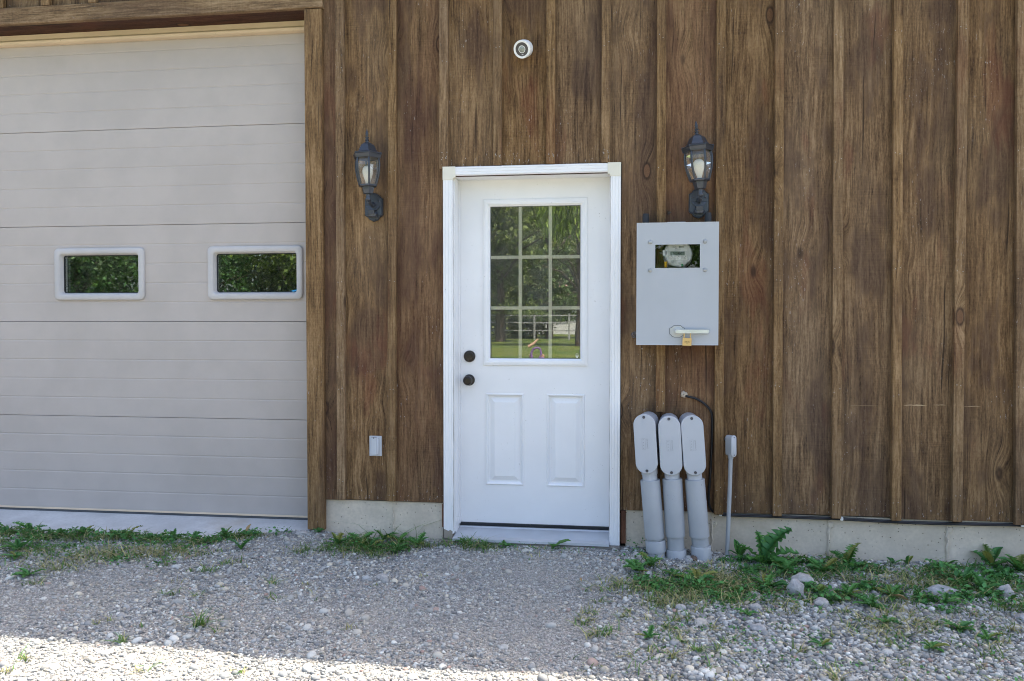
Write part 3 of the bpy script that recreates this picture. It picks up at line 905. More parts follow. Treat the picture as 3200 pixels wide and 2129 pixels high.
# ------------------------------------------------------------------ security camera above the door
sc_cam = tag(empty('security_camera', (-.022, 0, 2.765)), 'round white security camera with dark face high above the door', 'camera')
m = MB(); m.lathe([(.030, 0), (.030, -.006), (.022, -.012), (.012, -.016), (.012, -.03)], 20, (0, 0, 0), axis='y'); m.build('mount', M['whiteplastic'], sc_cam, smooth=40)
CT = Matrix.Translation((0, -.028, -.004)) @ Matrix.Rotation(R(-14), 4, 'Z') @ Matrix.Rotation(R(22), 4, 'X')
for nm, mt, pr in (('body', M['whiteplastic'], [(.026, .012), (.040, .004), (.046, -.008), (.048, -.03), (.0485, -.062), (.0475, -.066), (.0455, -.0675), (.037, -.066), (.0362, -.063)]),
                   ('face', M['camface'], [(.0363, -.0632), (.020, -.0636), (.019, -.0620), (.0175, -.0625)]),
                   ('lens', M['camlens'], [(.0172, -.0628), (.012, -.067), (.006, -.069), (.001, -.0695)])):
    m = MB(); m.M = CT; m.lathe(pr, 32, axis='y', cap0=nm == 'body', cap1=True); m.build(nm, mt, sc_cam, smooth=35)
m = MB(); m.M = CT
for q in (-.0035, 0, .0035): m.box(q - .0013, q + .0013, -.0648, -.0638, -.030, -.0268)
m.build('logo', M['whiteplastic'], sc_cam)

# ------------------------------------------------------------------ electricity meter cabinet
cab = tag(empty('meter_cabinet', (.587, 0, 1.126)), 'tall grey metal meter cabinet with a small window and lever handle', 'cabinet')
CW, CH, CD = .426, .648, .150
m = MB()
m.box(.004, CW - .004, -.003, -.001, .004, CH - .004)
m.box(.004, .006, -CD + .003, -.003, .004, CH - .004).box(CW - .006, CW - .004, -CD + .003, -.003, .004, CH - .004)
m.box(.006, CW - .006, -CD + .003, -.003, .004, .006).box(.006, CW - .006, -CD + .003, -.003, CH - .006, CH - .004)
m.build('case', M['cabinet'], cab)
WX0, WX1, WZ0, WZ1 = .097, .330, .408, .532
m = MB()
m.plate([.0035, WX0, WX1, CW - .0035], [.0035, WZ0, WZ1, CH - .0035], [(WX0, WX1, WZ0, WZ1)], -CD)
m.build('cabinet_door', M['cabinet'], cab)
m = MB()
Bx = (0, CW, 0, CH)
m.loops([rect(.004, CW - .004, .004, CH - .004, -CD + .004), rect(0, CW, 0, CH, -CD + .002), rect(0, CW, 0, CH, -CD - .001), rect(.0035, CW - .0035, .0035, CH - .0035, -CD - .0003)])
m.build('door_edge', M['cabedge'], cab)
m = MB()
m.loops([rect(WX0 - .003, WX1 + .003, WZ0 - .003, WZ1 + .003, -CD - .0005), rect(WX0, WX1, WZ0, WZ1, -CD - .001), rect(WX0, WX1, WZ0, WZ1, -CD + .006)])
m.build('window_edge', M['cabedge'], cab)
MB().box(WX0 - .012, WX1 + .012, -CD + .007, -CD + .009, WZ0 - .012, WZ1 + .012).build('window_pane', M['acrylic'], cab)
MB().box(.010, CW - .010, -.012, -.006, .25, CH - .02).build('back_board', M['dark'], cab)
for x, z in ((.071, .545), (.355, .545), (.071, .396), (.355, .396)):
    m = MB(); m.lathe([(.0105, 0), (.0105, -.003), (.008, -.007), (.003, -.0085)], 14, (x, -CD - .0005, z), axis='y'); m.build('bolt', M['zinc'], cab, smooth=40)
for x in (.050, .380):
    m = MB(); m.lathe([(.0185, 0), (.0185, .05), (.0165, .062), (.0165, .066)], 16, (x, -.05, CH - .006)); m.build('conduit_stub', M['rubber'], cab, smooth=40)
MB().cbox(.16, .255, -CD + .012, -CD + .020, CH - .004, CH + .004, .001).build('top_lip', M['cabedge'], cab)
# lever handle with its shaped back plate
m = MB()
o = [(.176, .058), (.182, .056), (.187, .048), (.199, .043), (.228, .043), (.240, .050), (.250, .058), (.250, .090), (.240, .093), (.232, .102), (.196, .102), (.188, .094), (.176, .088)]
MB().prism([(.213 + (x - .213) * 1.06, .0725 + (z - .0725) * 1.07) for x, z in o], -CD - .0022, -CD - .0006).build('handle_shadow_plate', M['rubber'], cab)  # larger dark plate added as a shadow edge round the handle plate
m.prism(o, -CD - .0045, -CD - .0023); hp = m.build('handle_plate', M['zinc'], cab)
m = MB(); m.lathe([(.0215, 0), (.0215, -.006), (.017, -.007), (.0165, -.012), (.012, -.0125)], 24, (.214, -CD - .004, .073), axis='y'); m.build('handle_boss', M['zinc'], hp, smooth=40)
m = MB()
m.loops([rrect(.2085 + .081, .0725, .088, .0105, .010, -CD - .014, 3), rrect(.2085 + .081, .0725, .089, .0115, .010, -CD - .018, 3), rrect(.2085 + .081, .0725, .087, .0095, .009, -CD - .026, 3)], True, True)
m.build('lever', M['chrome'], hp, smooth=30)

# brass padlock hanging from the lever
pad = tag(empty('padlock', (.850, -.172, 1.143), (0, R(2.), 0)), 'small brass padlock hanging from the cabinet handle', 'padlock')
m = MB(); m.cbox(-.0235, .0235, -.007, .007, -.020, .0215, .002); m.build('body', M['brass'], pad)
m = MB(); m.tube([(-.0165, 0, .018), (-.0165, 0, .045), (-.014, 0, .054), (-.007, 0, .060), (0, 0, .062), (.007, 0, .060), (.014, 0, .054), (.0165, 0, .045), (.0165, 0, .018)], .0035, 8)
m.build('shackle', M['brass'], pad, smooth=50)
text('ABUS', .0085, (0, -.0073, .001), M['ink'], pad)
text('85/40', .0042, (0, -.0073, -.009), M['ink'], pad)
m = MB(); m.tube([(p[0], -.0072, p[2] + .001) for p in rrect(0, 0, .0145, .0048, .0047, 0)] + [(.0145, -.0072, .001)], .0003, 4); m.build('oval_line', M['ink'], pad)

# electricity meter inside the cabinet
met = tag(empty('electricity_meter', (.805, -.020, 1.613)), 'round electricity meter with a digital display behind the cabinet window', 'meter')
m = MB(); m.lathe([(.083, -.006), (.083, -.012), (.078, -.014), (.074, -.020), (.074, -.085), (.071, -.096), (.066, -.100)], 40, axis='y'); m.build('housing', M['meter'], met, smooth=35)
m = MB(); m.lathe([(.0755, -.05), (.0775, -.052), (.0775, -.058), (.0755, -.06)], 40, axis='y', cap0=False, cap1=False); m.build('rim', M['zinc'], met)
MB().cbox(-.050, .048, -.103, -.0995, .012, .056, .001).build('name_plate', M['paper'], met)
MB().cbox(-.050, .048, -.103, -.0995, -.036, -.012, .001).build('data_plate', M['paper'], met)
MB().box(-.050, .048, -.1015, -.0992, -.0115, .0115).build('display_surround', M['meter'], met)
MB().box(-.040, .035, -.1027, -.1016, -.0105, .0095).build('display', M['lcd'], met)
text('5004302', .0165, (.001, -.1030, -.0008), M['ink'], met)
text('hydro', .010, (-.016, -.1034, .034), M['ink'], met)
text('one', .008, (-.010, -.1034, .0255), M['ink'], met)
m = MB()
for q in range(14): m.box(.004 + q * .0019, .004 + q * .0019 + (.0012 if q % 3 else .0007), -.1034, -.1031, .027, .039)
for q in range(9): m.box(-.018 + q * .0035, -.0158 + q * .0035, -.1034, -.1031, .0165, .019)
for q in range(6): m.box(-.018 + q * .004, -.0153 + q * .004, -.1034, -.1031, .046, .0495)
for r_ in range(3):
    for q in range(12):
        if (q * 7 + r_ * 3) % 5: m.box(-.045 + q * .0075, -.0402 + q * .0075, -.1034, -.1031, -.019 - r_ * .0058, -.0172 - r_ * .0058)
m.build('printed_lines', M['inkgrey'], met)
m = MB(); m.loops([rrect(-.068, .002, .012, .017, .0115, -.098), rrect(-.068, .002, .0125, .0175, .012, -.103), rrect(-.068, .002, .008, .0135, .0075, -.1035), rrect(-.068, .002, .008, .0135, .0075, -.100)], False, True); m.build('optical_port', M['whiteplastic'], met)
MB().cbox(-.0725, -.0575, -.108, -.105, -.075, -.043, .001).build('yellow_tag', M['yellow'], met)
MB().box(-.0705, -.0690, -.1086, -.1081, -.072, -.050).box(-.0605, -.0592, -.1086, -.1081, -.072, -.050).build('tag_print', M['ink'], met)
m = MB(); m.tube([(-.068, -.104, -.016), (-.0685, -.106, -.030), (-.070, -.107, -.044)], .0012, 5); m.build('seal_wire', M['whiteplastic'], met)
m = MB(); m.lathe([(.010, 0), (.010, -.003)], 16, (-.029, -.0995, -.046), axis='y'); m.build('reset_port', M['zinc'], met)
for q in (-.0315, -.0265):
    m = MB(); m.lathe([(.0022, 0), (.0022, -.001)], 8, (q, -.1028, -.046), axis='y'); m.build('port_hole', M['ink'], met)
MB().cbox(.017, .028, -.106, -.100, -.070, -.056, .001).build('green_seal', M['green'], met)
m = MB(); m.tube([(.006, -.105, -.055), (.016, -.106, -.056)], .0017, 5); m.tube([(.010, -.105, -.057), (.011, -.106, -.074)], .0014, 5); m.tube([(.030, -.105, -.057), (.032, -.106, -.074)], .0014, 5)
m.build('seal_wire', M['whiteplastic'], met)

# knurled plug beside the cabinet, dried burr on the wall
m = MB(); m.lathe([(.0, -.014), (.010, -.014), (.018, -.011), (.0195, -.006), (.0185, 0)][::-1], 16, axis='y', cap0=False)
m.v = [(x * (1 + .12 * math.sin(9 * i)), y + .003 * math.sin(5 * i), z * (1 + .1 * math.cos(7 * i))) for i, (x, y, z) in enumerate(m.v)]
tag(m.build('wall_plug', painted('rusty_lead', (.17, .14, .12), .7, .3, .5, .8, .4, sc_=20.), None, (.580, -.001, 1.178)), 'rough round plug in the wall at the left edge of the meter cabinet', 'plug')
m = MB()
for k in range(40):
    a = random.uniform(0, 6.28); e = random.uniform(.1, 1.3); r_ = random.uniform(.010, .018)
    d = Vector((math.cos(a) * math.cos(e), -math.sin(e), math.sin(a) * math.cos(e)))
    m.tube([d * .002, d * r_], [.0016, .0004], 4)
m.lathe([(.007, 0), (.006, -.005), (.001, -.008)], 8, axis='y')
tag(m.build('dried_burr', painted('dried_stalk', (.13, .11, .09), .9, .1, .3), None, (.762, .001, 1.844)), 'small dark spiky burr stuck to the boards left of the leaning lantern', 'burr')

# ------------------------------------------------------------------ big grey conduit elbows beside the door
def conduit(back, front, yaw, pipe, label, tall_collar):
    """back: centre of the box top at the wall; front: (top, bottom) of the lid at y=-.20; pipe: points (x,z) down to the ground at y=-.15"""
    t = tag(empty('conduit_elbow', (pipe[-1][0], -.15, -.03)), label, 'conduit', 'grey conduit elbows rising from the ground by the door')
    ox, oy, oz = t.location
    (fx0, fz0), (fx1, fz1) = front
    cx, cz = (fx0 + fx1) / 2, (fz0 + fz1) / 2
    lean = math.atan2(fx1 - fx0, fz0 - fz1)
    hh = math.hypot(fx1 - fx0, fz0 - fz1) / 2 + .002
    hw = .0578
    T = Matrix.Translation((cx - ox, -.2 - oy, cz - oz)) @ Matrix.Rotation(R(yaw), 4, 'Z') @ Matrix.Rotation(-lean, 4, 'Y')
    m = MB(); m.M = T
    m.loops([rrect(0, 0, hw * .93, hh * .97, hw * .92, .175, 8), rrect(0, 0, hw * .95, hh * .98, hw * .94, .02, 8), rrect(0, 0, hw * .95, hh * .98, hw * .94, .0065, 8)], True, True)
    body = m.build('box_body', M['pvc'], t, smooth=40)
    m = MB(); m.M = T
    m.loops([rrect(0, 0, hw, hh, hw * .985, .006, 8), rrect(0, 0, hw, hh, hw * .985, .001, 8), rrect(0, 0, hw - .0025, hh - .0025, hw * .95, -.0015, 8)], True, True)
    lid = m.build('lid', M['lid'], t, smooth=30)
    for s in (-1, 1):
        m = MB(); m.M = T; m.lathe([(.0078, -.0012), (.0078, -.004), (.006, -.0048), (.003, -.0035)], 12, (0, 0, s * (hh - .016)), axis='y'); m.build('lid_screw', M['screw'], lid)
    # moulded maker's marks: a box of small signs and a line of lettering, running down the lid
    m = MB(); m.M = T
    for a in (-.018, .000): m.box(a, a + .0008, -.0021, -.0014, -.028, .030)
    for b in (-.028, .0292): m.box(-.018, .0008, -.0021, -.0014, b, b + .0008)
    for q in range(4): m.box(-.012, -.008, -.0021, -.0014, .022 - q * .015, .025 - q * .015); m.box(-.0125, -.0112, -.0021, -.0014, .0195 - q * .015, .025 - q * .015)
    for q in range(11): m.box(.0085, .0115 + .0015 * (q % 3 == 0), -.0021, -.0014, .018 - q * .0034, .0202 - q * .0034)
    for s in (.024, -.022): m.lathe([(.0045, -.0014), (.0045, -.0020), (.0035, -.0020)], 12, (.010, 0, s), axis='y', cap0=False, cap1=False)
    m.build('moulded_mark', M['mark'], lid)
    pts = [Vector((x - ox, 0, z - oz)) for x, z in pipe]
    top = pts[0]; d = (pts[1] - pts[0]).normalized()
    neck = top - d * .085
    m = MB(); m.tube([neck, top - d * .032, top - d * .031, top + d * .01], [.0440, .0425, .0395, .0395], 28); m.build('neck', M['lid'], t, smooth=40)
    m = MB(); m.tube([top - d * .002, top - d * .001, top + d * .004, pts[1]], [.0470, .0505, .0520, .0520], 28); m.tube([top + d * .006, top + d * .03], [.046, .046], 28); m.build('sleeve', M['pvc'], t, smooth=40)
    m = MB(); m.tube([pts[1] + d * .0005, pts[2]], [.0445, .0445], 28); m.build('pipe', M['pvc'], t, smooth=40)
    m = MB(); m.tube([pts[2], pts[2] + d * .001, pts[2] + d * .005, pts[2] + d * tall_collar, pts[2] + d * (tall_collar + .001)], [.0485, .0515, .0535, .0535, .047], 28); m.build('collar', M['pvc'], t, smooth=40)
    m = MB(); m.tube([pts[2] + d * tall_collar, pts[3] + d * .15], [.0455, .0455], 28); m.build('lower_pipe', M['pvc'], t, smooth=40)
    return t


conduit(None, ((.626, .760), (.646, .449)), -9.5, [(.663, .405), (.689, .097), (.6915, .084), (.709, -.04)], 'grey plastic conduit elbow nearest the white door frame', .060)
conduit(None, ((.756, .753), (.773, .443)), -3., [(.779, .415), (.797, .110), (.801, .038), (.803, -.01)], 'middle one of the three fat grey conduit elbows', .075)
conduit(None, ((.873, .758), (.896, .446)), 1.5, [(.896, .415), (.922, .112), (.929, .062), (.934, .003)], 'rightmost fat grey conduit elbow, next to the black cable', .070)

# slim conduit with a small elbow box
sl = tag(empty('slim_conduit', (1.075, -.055, -.03)), 'slim grey conduit with a small elbow box on the wall', 'conduit')
m = MB(); m.tube([(.016, -.015, .55), (.013, -.017, .40), (.006, -.020, .20), (.001, -.022, .05), (-.003, -.024, -.10)], .0112, 14); m.build('pipe', M['pvc'], sl, smooth=50)
T = Matrix.Translation((.021, -.014, .614)) @ Matrix.Rotation(R(38), 4, 'Z') @ Matrix.Rotation(R(-1), 4, 'Y')
m = MB(); m.M = T; m.loops([rrect(0, 0, .0155, .055, .0145, .030, 5), rrect(0, 0, .017, .0565, .016, .02, 5), rrect(0, 0, .017, .0565, .016, -.012, 5)], True, True); m.build('box_body', M['pvc'], sl, smooth=40)
m = MB(); m.M = T; m.loops([rrect(0, 0, .0185, .058, .0175, -.0122, 5), rrect(0, 0, .0185, .058, .0175, -.017, 5), rrect(0, 0, .0165, .056, .0155, -.0185, 5)], True, True); ld = m.build('lid', M['lid'], sl, smooth=40)
for s in (-1, 1):
    m = MB(); m.M = T; m.lathe([(.003, -.018), (.003, -.0198), (.0015, -.020)], 8, (0, 0, s * .047), axis='y'); m.build('lid_screw', M['screw'], ld)
m = MB(); m.lathe([(.0135, .545), (.0145, .549), (.0145, .566), (.016, .570)], 14, (.016, -.015, 0)); m.build('hub', M['pvc'], sl, smooth=40)
m = MB(); m.tube([(.010, .002, .640), (.002, .058, .640)], .012, 12); m.build('back_hub', M['pvc'], sl, smooth=40)

# ------------------------------------------------------------------ black cable with white clips and a foam plug
cb = tag(empty('black_cable', (.853, 0, .848)), 'thin black cable curving down past the conduits and along the siding foot', 'cable')
CP = [(.855, .846), (.869, .841), (.915, .829), (.959, .801), (.992, .761), (1.000, .704), (.998, .596), (.993, .468), (.988, .373), (.984, .309), (.987, .251), (1.003, .216), (1.037, .201), (1.08, .1985), (1.296, .1985), (1.462, .1975), (1.676, .197), (1.79, .194), (1.951, .190), (2.111, .189), (2.347, .192), (2.58, .195), (3.0, .193), (3.6, .195), (5.5, .194)]


def spline(P, n=6):
    out = []
    for i in range(len(P) - 1):
        p0, p1, p2, p3 = (Vector(P[max(0, min(len(P) - 1, i + k))]) for k in (-1, 0, 1, 2))
        for j in range(n):
            s = j / n
            out.append(.5 * ((2 * p1) + (-p0 + p2) * s + (2 * p0 - 5 * p1 + 4 * p2 - p3) * s * s + (-p0 + 3 * p1 - 3 * p2 + p3) * s ** 3))
    out.append(Vector(P[-1])); return out


def cpath(dz, dy):
    P = []
    for i, (x, z) in enumerate(CP):
        y = -.004 if i == 0 else (-.014 if z > .22 else -.006)
        P.append((x - .853, y + dy, z - .848 + dz * (1 if i > 12 else .35)))
    return spline(P)


m = MB(); m.tube(cpath(0, 0), .0065, 8); m.build('strand', M['cable'], cb, smooth=60)
m = MB(); m.tube(cpath(-.006, -.004)[18:], .0045, 8); m.build('strand', M['cable'], cb, smooth=60)
for x, z in ((1.047, .200), (1.678, .197), (2.575, .195)):
    m = MB(); m.loops([rrect(x - .853, z - .848, .0075, .009, .003, -.010, 2), rrect(x - .853, z - .848, .0075, .009, .003, -.0185, 2), rrect(x - .853, z - .848, .003, .004, .001, -.0185, 2), rrect(x - .853, z - .848, .003, .004, .001, -.015, 2)], True, True); m.build('cable_clip', M['whiteplastic'], cb)
m = MB()
m.lathe([(.016, .002), (.018, -.004), (.014, -.011), (.007, -.014), (.001, -.0145)], 14, (-.006, 0, .004), axis='y')
m.v = [(x + .004 * math.sin(31 * z + i), y + .002 * math.sin(17 * i), z + .004 * math.cos(23 * i)) for i, (x, y, z) in enumerate(m.v)]
m.build('sealant', M['foam'], cb, smooth=70)

# ------------------------------------------------------------------ weatherproof outlet cover
ot = tag(empty('outlet_cover', (-.897, 0, .531)), 'grey weatherproof outlet cover on the boards below the left lantern', 'outlet')
m = MB(); m.loops([rrect(0, 0, .037, .058, .002, -.001, 2), rrect(0, 0, .037, .058, .002, -.0065, 2), rrect(0, 0, .0355, .0565, .002, -.008, 2)], True, True); m.build('plate', M['outlet'], ot)
m = MB(); m.loops([rrect(-.001, -.001, .0225, .049, .010, -.008, 3), rrect(-.001, -.001, .0225, .049, .010, -.016, 3), rrect(-.001, -.001, .020, .0465, .008, -.018, 3)], True, True); m.build('flap', M['outlet'], ot, smooth=40)
m = MB(); m.loops([rrect(-.006, .001, .0155, .050, .003, -.0182, 3), rrect(-.006, .001, .0155, .050, .003, -.021, 3), rrect(-.006, .001, .0145, .049, .003, -.022, 3)], True, True); m.build('latch', M['outlet'], ot)
MB().box(-.022, .010, -.0200, -.0184, .0515, .0535).box(-.0075, -.0035, -.0228, -.0221, .044, .0515).build('hinge_slot', M['ink'], ot)

# ------------------------------------------------------------------ gravel (nobody could count it)
def ico():
    p = (1 + 5 ** .5) / 2
    v = np.array([(-1, p, 0), (1, p, 0), (-1, -p, 0), (1, -p, 0), (0, -1, p), (0, 1, p), (0, -1, -p), (0, 1, -p), (p, 0, -1), (p, 0, 1), (-p, 0, -1), (-p, 0, 1)], float)
    v /= np.linalg.norm(v[0])
    f = np.array([(0, 11, 5), (0, 5, 1), (0, 1, 7), (0, 7, 10), (0, 10, 11), (1, 5, 9), (5, 11, 4), (11, 10, 2), (10, 7, 6), (7, 1, 8), (3, 9, 4), (3, 4, 2), (3, 2, 6), (3, 6, 8), (3, 8, 9), (4, 9, 5), (2, 4, 11), (6, 2, 10), (8, 6, 7), (9, 8, 1)])
    return v, f


def subdiv(v, f):
    v = list(map(tuple, v)); c = {}; nf = []
    def mid(a, b):
        k = (min(a, b), max(a, b))
        if k not in c:
            q = np.array(v[a]) + np.array(v[b]); q /= np.linalg.norm(q); c[k] = len(v); v.append(tuple(q))
        return c[k]
    for a, b, d in f:
        x, y, z = mid(a, b), mid(b, d), mid(d, a)
        nf += [(a, x, z), (b, y, x), (d, z, y), (x, y, z)]
    return np.array(v), np.array(nf)


ICO = ico(); ICO2 = subdiv(*ICO); ICO3 = subdiv(*ICO2)
OCT = (np.array([(1, 0, 0), (-1, 0, 0), (0, 1, 0), (0, -1, 0), (0, 0, 1), (0, 0, -1)], float),
       np.array([(0, 2, 4), (2, 1, 4), (1, 3, 4), (3, 0, 4), (2, 0, 5), (1, 2, 5), (3, 1, 5), (0, 3, 5)]))


def rotmats(n, tilt):
    a = rng.uniform(0, 2 * np.pi, n); b = rng.normal(0, tilt, n); c = rng.normal(0, tilt, n)
    ca, sa, cb_, sb, cc, sc_ = np.cos(a), np.sin(a), np.cos(b), np.sin(b), np.cos(c), np.sin(c)
    Z = np.zeros((n, 3, 3)); Z[:, 0, 0] = ca; Z[:, 0, 1] = -sa; Z[:, 1, 0] = sa; Z[:, 1, 1] = ca; Z[:, 2, 2] = 1
    X = np.zeros((n, 3, 3)); X[:, 0, 0] = 1; X[:, 1, 1] = cb_; X[:, 1, 2] = -sb; X[:, 2, 1] = sb; X[:, 2, 2] = cb_
    Y = np.zeros((n, 3, 3)); Y[:, 1, 1] = 1; Y[:, 0, 0] = cc; Y[:, 0, 2] = sc_; Y[:, 2, 0] = -sc_; Y[:, 2, 2] = cc
    return Z @ X @ Y


PAL = np.array([(.29, .295, .305), (.34, .345, .35), (.40, .40, .395), (.22, .225, .235), (.46, .455, .44), (.40, .375, .335), (.31, .31, .305), (.52, .515, .50), (.17, .172, .18), (.45, .405, .34)]) * np.array((1.02, 1.04, 1.0))


def stones(base, n, rmin, rmax, xy, jit, flat, sink, power=1.6, tilt=.35):
    v, f = base
    r = rmin + (rmax - rmin) * rng.random(n) ** power
    S = np.stack([r * rng.uniform(.85, 1.35, n), r * rng.uniform(.75, 1.05, n), r * rng.uniform(flat * .8, flat * 1.25, n)], 1)
    V = v[None] * (1 + rng.uniform(-jit, jit, (n, len(v), 1))) * S[:, None, :]
    V = np.einsum('nij,nkj->nki', rotmats(n, tilt), V)
    z = gz(xy[:, 0], xy[:, 1]) + r * flat * sink
    V += np.stack([xy[:, 0], xy[:, 1], z], 1)[:, None, :]
    F = (f[None] + (np.arange(n) * len(v))[:, None, None]).reshape(-1, 3)
    c = PAL[rng.integers(0, len(PAL), n)] * rng.uniform(.58, 1.42, (n, 1))
    red = rng.random(n) < .012
    c[red] = (.36, .25, .21)
    wv = (.05 + .42 * worn(xy[:, 0], xy[:, 1]))[:, None]
    c = c * (1 - wv) + np.array((.43, .405, .36)) * wv
    C = np.repeat(c, len(v), 0)
    return V.reshape(-1, 3), F, C


def ok(xy):
    x, y = xy[:, 0], xy[:, 1]
    k = y < -.004
    k &= ~((x < -1.25) & (y > edge_y(x) - .002))
    k &= ~((np.abs(x) < .52) & (y > -.072))
    return k


def worn(x, y):
    """1 on the trodden, dusty patches"""
    a = np.exp(-((x - .15) / .42) ** 2 - ((y + .85) / .75) ** 2) + .8 * np.exp(-((x + 2.2) / .9) ** 2 - ((y + 1.35) / .32) ** 2)
    a += .55 * np.exp(-((x + .5) / .3) ** 2 - ((y + 1.3) / .25) ** 2) + .35 * np.sin(3.1 * x + 2 * y) * np.sin(5.3 * y - 1.7 * x)
    return np.clip(a, 0, 1)


def scatter(n, keep, x0=-3.3, x1=2.95, y0=-2.15, y1=0.):
    out = []; got = 0
    while got < n:
        p = np.stack([rng.uniform(x0, x1, n), rng.uniform(y0, y1, n)], 1)
        p = p[ok(p)]
        p = p[rng.random(len(p)) < keep(p[:, 0], p[:, 1])]
        out.append(p); got += len(p)
    return np.concatenate(out)[:n]


right = lambda x: np.clip((x - .35) / .7, 0, 1)
sets = [
    stones(OCT, 80000, .0028, .0055, scatter(80000, lambda x, y: .45 + .55 * worn(x, y)), .35, .7, .3, 1.2),
    stones(ICO, 46000, .0042, .0105, scatter(46000, lambda x, y: np.clip(1.05 - .85 * worn(x, y), .08, 1)), .40, .58, .45, 1.9),
    stones(ICO, 11000, .0065, .0138, scatter(11000, lambda x, y: (.05 + right(x)) * (1 - .5 * worn(x, y)), x0=.2), .14, .72, .5, 1.6),
    stones(ICO2, 2600, .0100, .0215, scatter(2600, lambda x, y: (.34 + .66 * right(x)) * (1 - .8 * worn(x, y))), .07, .66, .15, 2.4),
    stones(OCT, 14000, .0040, .0110, scatter(14000, lambda x, y: np.ones(len(x)), -4.3, 3.6, -3.4, -2.1), .25, .65, .1, 1.8),
]
VV = []; FF = []; CC = []; off = 0
for V, F, C in sets:
    VV.append(V); FF.append(F + off); CC.append(C); off += len(V)


def gravel_mat():
    t = NT('gravel_stone')
    P = t.n('TexCoord').outputs['Object']
    c = t.n('Attribute', None, attribute_name='Col').outputs['Color']
    nz = t.noise(P, 260., 3., .6)
    c = t.mix(t.rng(nz, .3, .7, 0., .35), c, t.mix(1., c, (.62, .60, .56), 'MULTIPLY'))
    return t.fin(c, .9, .18)


M['gravel'] = gravel_mat()
tag(link('gravel', np_mesh('gravel', np.concatenate(VV), np.concatenate(FF), M['gravel'], np.concatenate(CC))), 'loose grey crushed stone covering the yard', 'gravel', kind='stuff')
del VV, FF, CC, sets


def rock_mat():
    t = NT('rock')
    P = t.n('TexCoord').outputs['Object']
    rnd = t.n('ObjectInfo').outputs['Random']
    c = t.mix(rnd, (.40, .40, .41), (.50, .47, .42))
    c = t.mix(t.rng(t.noise(P, 45., 5., .7), .35, .7), t.mix(1., c, (.7, .7, .7), 'MULTIPLY'), c)
    c = t.mix(t.rng(t.noise(P, 300., 2., .6), .58, .68, 0, .5), c, (.2, .2, .2))
    return t.fin(c, .85, .2, normal=t.bump(t.noise(P, 90., 4., .7), .6, .004))


M['rock'] = rock_mat()


def rock(x, y, rx, ry, rz, label, jag=.16, seed=0, rot=0., sink=.35, tilt=0., base=ICO3):
    r_ = np.random.default_rng(seed)
    v, f = base
    k = np.ones(len(v))
    for q in range(9):
        d = r_.normal(size=3); d /= np.linalg.norm(d)
        k = np.minimum(k, (1 - jag * r_.uniform(.3, 1.6)) / np.maximum(v @ d, .15)) if q < 6 else k * (1 + .06 * np.sin(v @ (d * 7)))
    V = v * k[:, None] * np.array((rx, ry, rz))
    me = np_mesh('rock', V, f, M['rock'], smooth=True)
    me.set_sharp_from_angle(angle=R(38))
    o = link('rock', me, None, (x, y, float(gz(x, y)) + rz * (1 - 2 * sink)), (0, R(tilt), R(rot)))
    return tag(o, label, 'rock', 'larger rocks among the weeds')


rock(1.31, -.66, .040, .035, .052, 'upright wedge-shaped grey rock in the weeds', .25, 3, 10, .2)
rock(1.375, -.50, .052, .036, .040, 'pale rock leaning behind the upright wedge-shaped rock', .18, 5, -15, .25)
rock(1.40, -.77, .037, .032, .027, 'tan stone just in front of the wedge-shaped rock', .2, 8, 30, .3)
rock(1.99, -.54, .080, .045, .036, 'long flat grey rock lying in the weeds on the right', .15, 13, 5, .35)
rock(2.27, -.53, .032, .030, .040, 'egg-shaped light grey rock at the right edge', .06, 21, 0, .25, 12)
rock(.64, -.58, .021, .02, .030, 'upright grey pebble in front of the dandelion by the conduits', .08, 31, 0, .2, 15)
rock(.86, -.22, .026, .02, .018, 'white stone between the feet of the conduit elbows', .2, 33, 20, .3)
rock(-.64, -.73, .028, .022, .019, 'pale tan stone alone on the gravel left of the door path', .1, 35, 10, .3)
rock(.84, -1.09, .032, .024, .022, 'rounded grey stone at the front on the pebbles', .08, 37, 40, .3)
rock(1.07, -1.10, .034, .024, .019, 'smooth light oval stone on the pebbles below the weeds', .04, 39, 0, .3)
rock(.77, -.94, .025, .020, .016, 'beige oval pebble at the edge of the weeds', .05, 41, 10, .3)
rock(1.10, -.86, .026, .02, .020, 'grey pebble beside the grass below the wedge-shaped rock', .1, 43, 0, .3)
rock(.59, -.20, .024, .02, .020, 'round beige pebble beside the first conduit elbow', .04, 47, 0, .2)
rock(-1.31, -.10, .038, .022, .016, 'flat brown stone at the foot of the garage trim', .1, 49, 8, .3)
rock(-1.93, -.33, .048, .028, .016, 'flat tan stone in the weeds before the garage door', .2, 51, 12, .3)
rock(2.22, -.83, .040, .028, .022, 'pale flattened stone at the far right on the gravel', .15, 53, 0, .3)
M['dryleaf'] = painted('dry_leaf', (.42, .29, .14), .8, .2, .25, .4)
